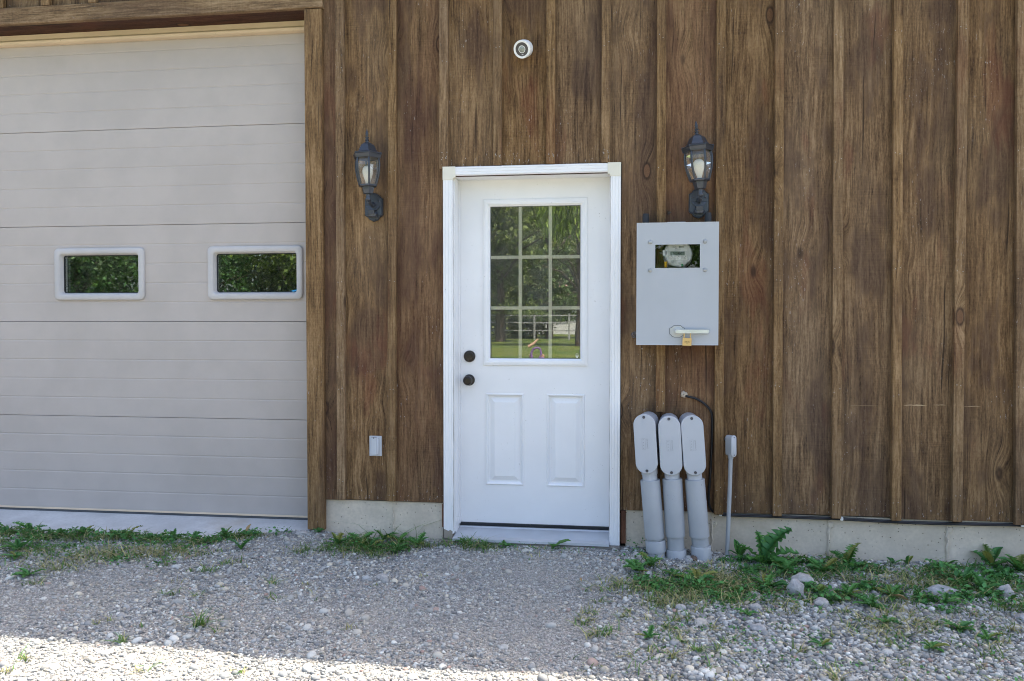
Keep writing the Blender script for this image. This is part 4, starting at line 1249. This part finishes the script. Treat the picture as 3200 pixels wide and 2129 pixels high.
for x, y, L_, rz, lb in ((1.80, -.66, .07, 75, 'curled straw-coloured dry leaf in the right weed patch'), (.93, -.70, .05, 40, 'tan dry leaf in the brown grass by the conduits'), (-1.62, -.14, .06, -20, 'orange dry leaf standing at the edge of the apron'), (.32, -.62, .035, 10, 'brown dry leaf on the trodden gravel before the door')):
    m = MB(); n = 8; rr = []
    for k in range(n + 1):
        q = k / n; wd = .16 * math.sin(math.pi * (q * .9 + .06)) + .01
        rr.append([((-wd) * L_, q * L_, (.10 + .25 * q * (1 - q) + wd * .9) * L_), (0, q * L_, (.06 + .25 * q * (1 - q)) * L_), (wd * L_, q * L_, (.10 + .25 * q * (1 - q) + wd * .5) * L_)])
    m.loops(rr, closed=False)
    tag(m.build('dry_leaf', M['dryleaf'], None, (x, y, float(gz(x, y)) + .008), (R(12 if x > -1 else 55), 0, R(rz)), 60), lb, 'leaf', 'dry leaves on the ground')
M['clod'] = painted('earth_clod', (.12, .09, .07), .95, .1, .3, .3, .6, sc_=20.)
o = rock(.888, -.20, .022, .02, .020, 'dark earth clod between the conduit feet', .12, 57, 0, .2); o.data.materials[0] = M['clod']; o.name = 'earth_clod'; o['category'] = 'clod'

# ------------------------------------------------------------------ dandelions
M['dleaf'] = leaf_mat('dandelion_leaf', (.042, .160, .050), (.115, .29, .060), .25)
M['dstem'] = leaf_mat('leaf_rib', (.14, .20, .10), (.18, .22, .12), .2)


def leaf_mesh(seed, lobed=True):
    r_ = random.Random(seed)
    n = 8 if lobed else 6
    L = 1.; st = []
    for k in range(n + 1):
        s = k / n
        env = (.04 + .17 * math.sin(math.pi * min(1, s ** .75 * .97 + .02)) * (.55 + .6 * s)) * (1 if s < .97 else .2)
        st.append((s, env))
    verts = []; faces = []
    bend = r_.uniform(.25, .6)
    def P(s, w_):
        return (w_, s * L * (1 - .1 * s), bend * s * (1 - .75 * s) + abs(w_) * .45 + .02 * math.sin(25 * s + seed))
    mid = [len(verts) + i for i in range(n + 1)]
    for s, e in st: verts.append(P(s, 0))
    for sd in (-1, 1):
        prev = None
        for k in range(n):
            s0, e0 = st[k]; s1, e1 = st[k + 1]
            j = r_.uniform(.85, 1.15)
            if lobed:
                inn = len(verts); verts.append(P(s0 + .01, sd * (e0 * .42 if k else .012)))
                tip = len(verts); verts.append(P(s0 + (s1 - s0) * .20 - .02 * (1 - s0), sd * max(e0, e1) * 1.12 * j))
                top = len(verts); verts.append(P(s0 + (s1 - s0) * .80, sd * (e1 * .75)))
                faces += [(mid[k], inn, tip), (mid[k], tip, top), (mid[k], top, mid[k + 1])]
                if prev is not None: faces.append((mid[k], prev, inn))
                prev = top
            else:
                a = len(verts); verts.append(P(s0, sd * max(.008, e0 * .85))); b = len(verts); verts.append(P(s1, sd * max(.004, e1 * .85)))
                faces.append((mid[k], a, b, mid[k + 1]))
    me = bpy.data.meshes.new('leaf'); me.from_pydata(verts, [], faces); me.materials.append(M['dleaf'])
    me.polygons.foreach_set('use_smooth', [True] * len(faces))
    return me


LEAF = [leaf_mesh(k) for k in range(5)] + [leaf_mesh(10 + k, False) for k in range(3)]


def dandelion(x, y, size, label, n=7, up=.5, broad=.2, seed=0, group='dandelion plants along the wall', lean=None):
    r_ = random.Random(seed * 31 + int(x * 100))
    t = tag(empty('dandelion', (x, y, float(gz(x, y)) + .002), (0, 0, r_.uniform(0, 6.28))), label, 'plant', group)
    for k in range(n):
        me = LEAF[r_.randrange(5, 8)] if r_.random() < broad else LEAF[r_.randrange(5)]
        s = size * r_.uniform(.5, 1.05)
        o = link('leaf', me, t)
        a = 6.283 * (k + r_.uniform(-.3, .3)) / n
        tilt = r_.uniform(-.05, 1.) * up
        o.rotation_euler = Euler((tilt, r_.uniform(-.25, .25), a), 'XYZ')
        o.scale = (s * r_.uniform(.9, 1.25), s, s)
        o.location = (0, 0, .003)
    return t


# plants that can be told apart
big = dandelion(1.24, -.17, .20, 'large dandelion with a long toothed leaf by the slim conduit', 8, .8, .1, 1)
for ch, (rz, tl, s) in zip(big.children, ((-62, 38, .27), (25, 50, .19), (-25, 45, .2), (-100, 12, .22), (75, 20, .18), (-140, 8, .2), (150, 10, .17), (100, 6, .15))):
    ch.rotation_euler = Euler((R(tl), R(10), R(rz) - big.rotation_euler.z), 'XYZ'); ch.scale = (s * 1.15, s, s)
dandelion(1.14, -.09, .13, 'broad-leaved plant right behind the slim conduit', 5, 1.2, .7, 2)
dandelion(.66, -.36, .115, 'bright dandelion standing up in front of the first conduit elbow', 8, 1.2, .3, 3)
dandelion(.59, -.46, .14, 'spreading dandelion left of the conduit feet', 9, .35, .2, 4)
dandelion(.77, -.50, .13, 'low dandelion in front of the middle conduit elbow', 8, .4, .2, 5)
dandelion(.88, -.54, .12, 'low dandelion in front of the rightmost conduit elbow', 8, .35, .2, 6)
dandelion(1.33, -.30, .16, 'dandelion with wide leaves between the big dandelion and the pale rock', 7, .6, .5, 7)
dandelion(1.53, -.27, .14, 'upright dandelion just right of the pale rock', 6, 1., .6, 8)
dandelion(1.68, -.12, .15, 'tall single-leaved dandelion against the foundation', 6, 1.3, .3, 9)
dandelion(1.93, -.06, .08, 'small pair of broad leaves at the foundation', 4, 1., 1., 10)
dandelion(2.00, -.05, .07, 'small plant at the foundation right of the broad leaf pair', 4, 1.2, .8, 11)
dandelion(2.20, -.05, .07, 'tiny plant below the right foundation seam', 4, 1., .6, 12)
dandelion(2.40, -.07, .16, 'large dandelion at the foundation near the right edge', 9, .9, .3, 13)
dandelion(2.52, -.12, .15, 'dandelion cut off by the right edge of the picture', 8, .7, .3, 14)
dandelion(2.17, -.33, .15, 'leafy dandelion behind the long flat rock', 8, .6, .4, 15)
dandelion(2.20, -.46, .12, 'bushy bright weed between the flat rock and the egg-shaped rock', 10, 1., .5, 16)
dandelion(1.20, -.58, .13, 'dandelion left of the upright wedge-shaped rock', 8, .6, .5, 17)
dandelion(1.42, -.62, .12, 'dandelion right of the upright wedge-shaped rock', 8, .6, .4, 18)
dandelion(1.55, -.62, .13, 'dandelion in the middle of the right weed patch', 9, .7, .4, 19)
dandelion(1.62, -.76, .11, 'low dandelion at the front of the right weed patch', 8, .4, .3, 20)
dandelion(1.75, -.60, .13, 'dandelion left of the long flat rock', 9, .7, .4, 21)
dandelion(1.95, -.68, .09, 'little dandelion in front of the long flat rock', 7, .5, .3, 22)
dandelion(1.02, -.62, .11, 'dandelion in the brown dry grass by the conduits', 7, .6, .5, 23)
dandelion(1.05, -.95, .07, 'small dandelion out on the pebbles below the weed patch', 6, .4, .3, 24)
dandelion(1.61, -.97, .08, 'small dandelion on the gravel in front of the right weed patch', 7, .3, .3, 25)
dandelion(1.89, -1.00, .09, 'flat dandelion on the gravel at the right front', 8, .25, .2, 26)
dandelion(1.96, -1.08, .09, 'flat dandelion nearest the lower right corner', 8, .25, .2, 27)
dandelion(1.70, -1.22, .08, 'dandelion rosette low in the right foreground', 7, .3, .2, 28)
dandelion(1.29, -1.24, .06, 'tiny rosette among the pebbles in the right foreground', 6, .3, .3, 29)
dandelion(.62, -1.29, .07, 'small green rosette on the pebbles right of the door path', 7, .4, .3, 30)
dandelion(.14, -.095, .12, 'single dandelion leaf lying along the door threshold', 3, .4, .3, 31)
dandelion(-.12, -.10, .08, 'small weed under the middle of the door threshold', 6, .4, .4, 32)
dandelion(-.36, -.09, .08, 'weed at the left end of the door threshold', 6, .8, .4, 33)
dandelion(-.74, -.07, .13, 'dandelion against the foundation left of the door', 8, .6, .3, 34)
dandelion(-.95, -.13, .12, 'dandelion in the grass right of the garage trim', 8, .5, .2, 35)
dandelion(-.62, -.12, .09, 'small dandelion by the seam left of the door frame', 6, .7, .4, 36)
dandelion(-.86, -.24, .11, 'dandelion out in the grass clump left of the door', 8, .4, .2, 70)
dandelion(-.70, -.26, .10, 'low dandelion at the front of the grass clump left of the door', 8, .35, .3, 71)
dandelion(-1.06, -.20, .09, 'feathery weed between the garage trim and the grass clump', 8, .6, .1, 72)
dandelion(-.84, -.05, .12, 'dandelion under the outlet cover at the foundation', 7, .9, .3, 73)
dandelion(-1.22, -.06, .06, 'tiny weed in the corner by the garage trim', 5, .8, .5, 37)
dandelion(-2.33, -.98, .09, 'lone flat dandelion on the gravel at the left', 8, .15, .2, 38)
ORD = ['second', 'third', 'fourth', 'fifth', 'sixth', 'seventh', 'eighth', 'ninth', 'tenth', 'eleventh', 'twelfth', 'thirteenth', 'rightmost']
WL = [q + ' dandelion' + ('' if q == 'rightmost' else ' from the left') + ' in the weed line along the garage apron' for q in ORD]
WL += ['leftmost dandelion in the weed line along the garage apron', 'dandelion in the dry grass below the left garage window', 'dandelion between the lone flat dandelion and the weed line',
       'dandelion in front of the flat tan stone', 'dandelion nearest the garage trim, out on the gravel']
for k, (x, y) in enumerate([(-3.0, -.33), (-2.92, -.27), (-2.80, -.28), (-2.71, -.25), (-2.55, -.27), (-2.40, -.26), (-2.29, -.23), (-2.13, -.27), (-2.02, -.26), (-1.90, -.24), (-1.80, -.25), (-1.72, -.19), (-1.62, -.19), (-3.13, -.36), (-2.71, -.55), (-2.62, -.72), (-1.88, -.47), (-1.52, -.40)]):
    dandelion(x, y + .03 * math.sin(k * 1.7), .085 + .04 * math.sin(k * 2.3), WL[k], 5 + k % 4, .25 + .3 * (k % 3), .35, 50 + k, 'weed line before the garage door')

# ------------------------------------------------------------------ grass and ground-cover weeds (uncountable)
M['grass'] = leaf_mat('grass_blade', (0, 0, 0), (0, 0, 0), .3, attr=True)


def tufts(spec):
    """spec rows: x, y, spread, count, height, dry(0..1)"""
    V = []; F = []; C = []; o = 0
    for x, y, sp, n, h, dry in spec:
        n = int(n)
        px = x + rng.normal(0, sp, n); py = y + rng.normal(0, sp * .8, n)
        keep = ok(np.stack([px, py], 1)); px, py = px[keep], py[keep]; n = len(px)
        if not n: continue
        a = rng.uniform(0, 6.283, n); H = h * rng.uniform(.55, 1.45, n); ln = H * rng.uniform(.3, 1.9, n); H = H * rng.uniform(.5, 1., n)
        wd = rng.uniform(.0014, .0032, n)
        z = gz(px, py)
        dx, dy = np.cos(a), np.sin(a); qx, qy = -dy, dx
        pts = []
        for s, ww in ((0., 1.), (.45, .85), (.8, .55), (1., .08)):
            cxp = px + dx * ln * s * s; cyp = py + dy * ln * s * s; czp = z + H * (s - .28 * s * s)
            cyp = np.minimum(cyp, .006)
            pts += [np.stack([cxp - qx * wd * ww, cyp - qy * wd * ww, czp], 1), np.stack([cxp + qx * wd * ww, cyp + qy * wd * ww, czp], 1)]
        P = np.stack(pts, 1).reshape(-1, 3)
        q = np.array([(0, 1, 3, 2), (2, 3, 5, 4), (4, 5, 7, 6)])
        F.append((q[None] + (np.arange(n) * 8)[:, None, None]).reshape(-1, 4) + o); o += n * 8
        isd = rng.random((n, 1)) < dry
        g = np.array((.075, .175, .042)) * rng.uniform(.6, 1.5, (n, 1)) + np.array((.03, .02, 0)) * rng.random((n, 1))
        d = np.array((.46, .42, .20)) * rng.uniform(.45, 1.2, (n, 1))
        C.append(np.repeat(np.where(isd, d, g), 8, 0)); V.append(P)
    return np.concatenate(V), np.concatenate(F), np.concatenate(C)


sp = [(-1.19, -1.44, .016, 42, .075, .1), (-1.52, -.77, .022, 40, .045, .3), (-1.47, -.63, .03, 40, .04, .3), (-1.76, -.73, .02, 16, .04, .5), (-2.21, -1.08, .03, 26, .035, .5), (-1.51, -1.12, .015, 18, .045, .2), (-1.39, -1.10, .02, 14, .03, .4),
      (-1.12, -.89, .014, 16, .04, .2), (-1.03, -1.07, .02, 14, .03, .4), (-1.65, -1.85, .016, 18, .035, .5), (-1.64, -1.95, .014, 14, .03, .6), (-1.17, -1.86, .014, 14, .035, .6), (-1.40, -1.64, .012, 20, .05, .3), (-.83, -1.81, .012, 10, .03, .6),
      (-.90, -.20, .06, 170, .08, .15), (-.80, -.10, .08, 24, .16, .2), (-.70, -.20, .05, 130, .07, .2), (-.98, -.12, .03, 60, .06, .2), (-.58, -.14, .03, 60, .05, .3), (-.82, -.33, .07, 160, .05, .3), (-1.04, -.28, .06, 120, .06, .2), (-1.20, -.36, .05, 70, .05, .3), (-.30, -.12, .06, 170, .06, .3), (-.46, -.10, .04, 80, .05, .4), (-.22, -.15, .05, 60, .04, .3), (.05, -.12, .10, 60, .03, .4),
      (-2.27, -.85, .08, 140, .045, .7), (-2.22, -.63, .10, 260, .05, .75), (-2.0, -.58, .09, 240, .05, .7), (-1.85, -.55, .07, 120, .045, .6), (-1.7, -.52, .07, 80, .04, .5), (-2.6, -.60, .1, 200, .045, .4), (-2.9, -.55, .12, 260, .045, .35), (-2.75, -.82, .1, 120, .035, .5)]
for k in range(46):                                  # weed line along the apron
    x = -3.2 + 1.65 * k / 45
    sp.append((x, float(edge_y(x)) - .03 - .12 * rng.random(), .04, int(rng.integers(8, 60)), .05, .35))
for k in range(150):                                 # patch on the right
    x = rng.uniform(.62, 2.62); y = -rng.uniform(.04, .82) * (1 if x > .95 else .75) - (.3 if x < .95 else 0)
    sp.append((x, y, .035, 30, rng.uniform(.03, .06), .35 + .35 * (rng.random() < .35)))
for x, y, n, d in ((.98, -.50, 220, .9), (1.05, -.58, 200, .9), (.92, -.62, 140, .8), (.60, -.72, 160, .6), (.48, -.66, 90, .7), (.80, -.80, 130, .6), (.70, -.92, 90, .6), (1.55, -1.05, 160, .75), (1.75, -.95, 140, .7), (1.85, -.4, 150, .7), (2.05, -.42, 120, .8)):
    sp.append((x, y, .07, n, .045, d))
for k in range(120):                                  # sparse sprigs over the right pebbles
    x = rng.uniform(.35, 2.6); y = -.75 - .9 * rng.random() ** 1.4
    sp.append((x, y, rng.uniform(.008, .035), int(rng.integers(6, 34)), rng.uniform(.02, .05), rng.uniform(.2, .8)))
for k in range(26):
    sp.append((rng.uniform(-3., -.3), rng.uniform(-1.5, -.6), .012, int(rng.integers(3, 12)), rng.uniform(.015, .035), .5))
V, F, C = tufts(sp)
tag(link('grass', np_mesh('grass', V, F, M['grass'], C, smooth=True)), 'short green and dry grass sprouting through the gravel', 'grass', kind='stuff')


def cover(spec):
    """small leaflets close to the ground; rows: x, y, sx, sy, count, size, height"""
    V = []; F = []; C = []; o = 0
    for x, y, sx, sy, n, s, h in spec:
        px = x + rng.normal(0, sx, n); py = y + rng.normal(0, sy, n)
        k = ok(np.stack([px, py], 1)); px, py = px[k], py[k]; n = len(px)
        if not n: continue
        S = s * rng.uniform(.5, 1.4, n)
        v = np.array([(0, 0, 0), (.34, .4, .08), (.25, .8, .05), (0, 1., -.05), (-.25, .8, .05), (-.34, .4, .08)])
        P = v[None] * S[:, None, None]
        P = np.einsum('nij,nkj->nki', rotmats(n, .45), P)
        P += np.stack([px, py, gz(px, py) + .004 + h * rng.random(n) ** 1.5], 1)[:, None, :]
        P[:, :, 1] = np.minimum(P[:, :, 1], .006)
        F.append((np.array([(0, 1, 2, 3), (0, 3, 4, 5)])[None] + (np.arange(n) * 6)[:, None, None]).reshape(-1, 4) + o); o += n * 6
        c = np.array((.062, .20, .055)) * rng.uniform(.5, 1.6, (n, 1)) + np.array((.03, .035, 0)) * rng.random((n, 1)) ** 3
        C.append(np.repeat(c, 6, 0)); V.append(P.reshape(-1, 3))
    return np.concatenate(V), np.concatenate(F), np.concatenate(C)


cs = []
for k in range(150):
    x = rng.uniform(.62, 2.62); lim = .78 if x > 1. else .6
    y = -rng.uniform(.12, lim) - (.25 if x < 1. else 0)
    cs.append((x, y, .030, .028, int(rng.integers(25, 90)), rng.uniform(.012, .026), rng.uniform(.01, .05)))
for k in range(30):
    x = -3.2 + 1.7 * k / 29
    cs.append((x + rng.normal(0, .03), float(edge_y(x)) - .02 - .09 * rng.random(), .03, .03, int(rng.integers(8, 95)), .020, .035))
for k in range(26):
    cs.append((rng.uniform(-3.2, -1.6), rng.uniform(-.75, -.35), .05, .04, 45, .016, .018))
cs += [(-.88, -.22, .06, .05, 150, .017, .04), (-.7, -.18, .05, .05, 110, .016, .035), (-.98, -.14, .04, .03, 60, .014, .03), (-.28, -.12, .07, .03, 90, .014, .03), (-1.05, -.25, .07, .05, 70, .012, .025), (.0, -.11, .2, .02, 90, .014, .02), (.60, -.12, .03, .05, 60, .016, .07), (.62, -.3, .05, .06, 60, .014, .03)]
for k in range(60): cs.append((rng.uniform(.6, 2.5), rng.uniform(-1.5, -.85), .03, .025, int(rng.integers(5, 26)), .013, .012))
V, F, C = cover(cs)
tag(link('weeds', np_mesh('weeds', V, F, M['grass'], C)), 'low leafy ground-cover weeds matted between the stones', 'weeds', kind='stuff')

# ------------------------------------------------------------------ what stands across the yard and shows in the window glass
M['bark'] = painted('bark', (.10, .075, .055), .9, .1, .3, 0, .5)


def tree(name, label, x, y, h, crown, n, col, seed, droop=0., leaf=.30, base=.12, group='trees across the lawn'):
    """crown: list of (cx, cz, r, rz) blobs relative to the trunk base"""
    r_ = np.random.default_rng(seed)
    t = tag(empty(name, (x, y, -.05)), label, 'tree', group)
    m = MB()
    m.tube([(0, 0, 0), (.05, 0, h * .2), (-.05, .05, h * .45), (0, 0, h * .8)], [h * .022, h * .017, h * .012, h * .004], 8)
    for k in range(9):
        a = r_.uniform(0, 6.28); z0 = h * r_.uniform(.22, .6); L_ = h * r_.uniform(.18, .32)
        m.tube([(0, 0, z0), (math.cos(a) * L_ * .5, math.sin(a) * L_ * .5, z0 + L_ * .45), (math.cos(a) * L_, math.sin(a) * L_, z0 + L_ * .6)], [h * .007, h * .005, h * .002], 5)
    m.build('trunk', M['bark'], t)
    P = []
    for cx, cy, cz, rx, rz in crown:
        k = int(n * rx * rx * rz); k = max(k, 60)
        nc = max(6, k // 26)
        d = r_.normal(size=(nc, 3)); d /= np.linalg.norm(d, axis=1)[:, None]
        cen = d * (r_.uniform(.45, 1., (nc, 1)) ** .5) * np.array((rx, rx, rz)) + np.array((cx, cy, cz))
        q = cen[r_.integers(0, nc, k)] + r_.normal(0, .20 * rx ** .5, (k, 3)) * np.array((1, 1, .7 + droop))
        P.append(q)
    P = np.concatenate(P); P[:, 2] = np.maximum(P[:, 2], h * base)
    k = len(P)
    S = leaf * r_.uniform(.5, 1.25, k)
    v = np.array([(-.3, 0, 0), (0, -.5, .06), (.3, 0, 0), (0, .5, -.06)])
    if droop: v = np.array([(-.12, 0, 0), (0, -.05, -.6), (.12, 0, 0), (0, .05, .6)])
    V = v[None] * S[:, None, None]
    global rng
    keep_, rng = rng, r_
    V = np.einsum('nij,nkj->nki', rotmats(k, .25 if droop else .9), V); rng = keep_
    V = (V + P[:, None, :]).reshape(-1, 3)
    F = np.arange(k * 4).reshape(-1, 4)
    C = np.repeat(np.array(col) * np.array((1.8, 1.7, 1.5)) * r_.uniform(.55, 1.5, (k, 1)) + np.array((.02, .015, 0)) * r_.random((k, 1)), 4, 0)
    link('crown', np_mesh('crown', V, F, M['grass'], C), t)
    return t


def leafy(h, r_, sd):
    q = np.random.default_rng(sd)
    out = [(0, 0, h * .58, r_, h * .30)]
    for k in range(6):
        a = q.uniform(0, 6.28)
        out.append((math.cos(a) * r_ * .6, math.sin(a) * r_ * .6, h * q.uniform(.38, .78), r_ * q.uniform(.45, .7), h * q.uniform(.12, .2)))
    return out


def fir(h, r_):
    return [(0, 0, h * (.15 + .1 * k), r_ * (1.02 - .105 * k), h * .055) for k in range(9)]


def bush(h, r_, sd):
    q = np.random.default_rng(sd); out = []
    for k in range(11):
        a = q.uniform(0, 6.28); f = q.uniform(.2, .8)
        out.append((math.cos(a) * r_ * f, math.sin(a) * r_ * f * .6, h * q.uniform(.12, .75), r_ * q.uniform(.4, .6), h * q.uniform(.14, .22)))
    return out


tree('willow_tree', 'bright green drooping tree reflected in the upper right panes of the door', -1.5, -34, 11, [(0, 0, 7.6, 1.9, 2.2), (-.9, .3, 6.6, 1.2, 1.6), (1.2, 0, 6.2, 1.4, 2.), (.3, .6, 9., 1.4, 1.2)], 420, (.16, .235, .04), 5, .6, .42)
tree('maple_tree', 'dull green tree reflected in the left panes of the door', -6.6, -42, 14, leafy(14, 3.0, 2) + bush(7, 2.6, 21), 150, (.085, .12, .036), 6)
tree('fir_tree', 'dark conifer reflected in the middle of the door glass', -4.3, -49, 10.5, fir(10.5, 2.2), 420, (.05, .085, .034), 7)
tree('maple_tree', 'olive tree reflected in the middle right panes of the door', -2.6, -52, 8.5, leafy(8.5, 2.2, 8), 170, (.09, .115, .045), 8)
tree('shrub', 'olive hedge bush reflected low in the left of the door glass', -8.2, -50, 5, bush(5, 2.2, 31), 260, (.075, .10, .034), 31, base=.02)
tree('shrub', 'olive hedge bush reflected low in the middle of the door glass', -5.4, -50.5, 4.6, bush(4.6, 2.0, 32), 260, (.07, .095, .034), 32, base=.02)
tree('shrub', 'dense dark green bush reflected in the left garage window', -20.6, -24, 7.0, bush(7.0, 3.6, 3), 430, (.022, .056, .018), 9, base=.02, leaf=.19)
tree('maple_tree', 'tall dark tree reflected behind the bush in the garage window', -27, -31, 12, leafy(12, 4.2, 4) + bush(7, 4, 44), 110, (.04, .10, .024), 10, base=.02)
tree('shrub', 'dark green bush reflected in the left half of the right garage window', -15.6, -24.5, 6.5, bush(6.5, 2.2, 11), 620, (.028, .072, .020), 11, base=.02, leaf=.18)
tree('maple_tree', 'yellow-green tree reflected in the right half of the right garage window', -13.2, -27, 9, leafy(9, 2.6, 12) + bush(5, 2.4, 45), 420, (.085, .125, .025), 12, base=.02, leaf=.2)
tree('maple_tree', 'tree across the lawn reflected in the cabinet window', 3.6, -36, 10, leafy(10, 3.2, 13) + bush(6, 2.6, 46), 120, (.07, .14, .03), 13)
tree('maple_tree', 'broad olive tree far behind the fence in the door glass', -8.2, -60, 13, leafy(13, 4.4, 61) + bush(8, 4, 62), 70, (.10, .125, .05), 61, leaf=.4, base=.02)
tree('maple_tree', 'tall grey-green tree behind the house in the door glass', -3.4, -74, 14, leafy(14, 4.6, 63) + bush(8, 4, 64), 60, (.10, .13, .06), 63, leaf=.45, base=.02)
tree('fir_tree', 'conifer across the lawn right of the cabinet tree', 10, -42, 13, fir(13, 2.8), 200, (.045, .085, .03), 14)
tree('maple_tree', 'tree across the lawn at the far left', -37, -38, 11, leafy(11, 4., 15) + bush(6, 3.6, 47), 90, (.05, .12, .028), 15)

# white rail fence
fn = tag(empty('rail_fence', (-16, -46, 0)), 'white rail fence reflected low in the door glass', 'fence')
wp = painted('white_fence_paint', (.36, .36, .36), .6, .3)
for k in range(11): MB().cbox(k * 2.2 - .06, k * 2.2 + .06, -.06, .06, -.3, 1.62, .01).build('post', wp, fn)
for zz in (.55, 1.05, 1.5): MB().cbox(-.2, 22.2, -.085, -.062, zz - .035, zz + .035, .006).build('rail', wp, fn)
# neighbour's house
hs = tag(empty('house', (-4.6, -68, 0)), 'small white house with a pinkish roof reflected in the door glass', 'house')
MB().box(-3, 3, -3, 3, -.2, 3.0).build('wall', painted('white_siding', (.70, .70, .70), .7, .2), hs)
m = MB(); m.loops([[(-3.4, 3.6, 2.85), (-3.4, 0, 5.0), (-3.4, -3.6, 2.85), (-3.4, -3.6, 2.7), (-3.4, 0, 4.82), (-3.4, 3.6, 2.7)], [(3.4, 3.6, 2.85), (3.4, 0, 5.0), (3.4, -3.6, 2.85), (3.4, -3.6, 2.7), (3.4, 0, 4.82), (3.4, 3.6, 2.7)]], True, True)
m.add([(-3, 3, 3), (-3, -3, 3), (-3, 0, 4.8)], [(0, 1, 2)]); m.add([(3, 3, 3), (3, -3, 3), (3, 0, 4.8)], [(0, 1, 2)])
m.build('roof', painted('pink_shingle', (.42, .27, .25), .85, .1, .2, 0, .5), hs)
for x in (-1.7, .2, 1.9):
    f_ = MB().cbox(x - .6, x + .6, 3.002, 3.06, 1., 2.3, .01).build('window', wp, hs)
    MB().box(x - .5, x + .5, 3.061, 3.066, 1.1, 2.2).build('pane', M['dark'], f_)
# child's toy and blue tube on the lawn
ty = tag(empty('ride_on_toy', (-2.25, -21.5, -.03)), "purple and orange child's riding toy reflected at the bottom of the door glass", 'toy')
pp = painted('purple_plastic', (.26, .13, .36), .5, .3); op = painted('orange_plastic', (.55, .33, .22), .5, .3)
m = MB(); m.tube([(-.25, 0, .02), (-.27, 0, .25), (-.18, 0, .45), (0, 0, .52), (.15, 0, .45)], .05, 8); m.build('frame', pp, ty)
m = MB(); m.tube([(.15, 0, .45), (.2, 0, .2), (.1, 0, .05), (.3, 0, .03)], .045, 8); m.build('support', pp, ty)
m = MB(); m.tube([(-.4, .1, .55), (-.15, .05, .7), (.05, 0, .9)], [.07, .06, .03], 8); m.build('slide', op, ty)
for x in (-.3, .25):
    m = MB(); m.lathe([(.09, -.05), (.10, 0), (.09, .05)], 14, (x, -.1, .1), axis='y'); m.build('wheel', op, ty)
ty.scale = (.72, .72, .72)
bt = tag(empty('blue_slide', (-9.9, -20, -.03)), 'bright blue plastic slide tube reflected in the corner of the right garage window', 'slide')
bp_ = painted('blue_plastic', (.02, .22, .55), .35, .5)
m = MB(); m.tube([(.55, 0, 2.1), (.1, 0, 2.02), (-.1, .2, 1.95)], [.27, .27, .26], 16); m.build('tube', bp_, bt, smooth=50)
for x in (-.1, .6):
    m = MB(); m.tube([(x, 0, 0), (x, 0, 1.85)], .04, 8); m.build('post', wp, bt)
m = MB(); m.tube([(0, .1, 1.75), (-1.6, .6, 1.55)], .03, 6); m.build('rail', wp, bt)
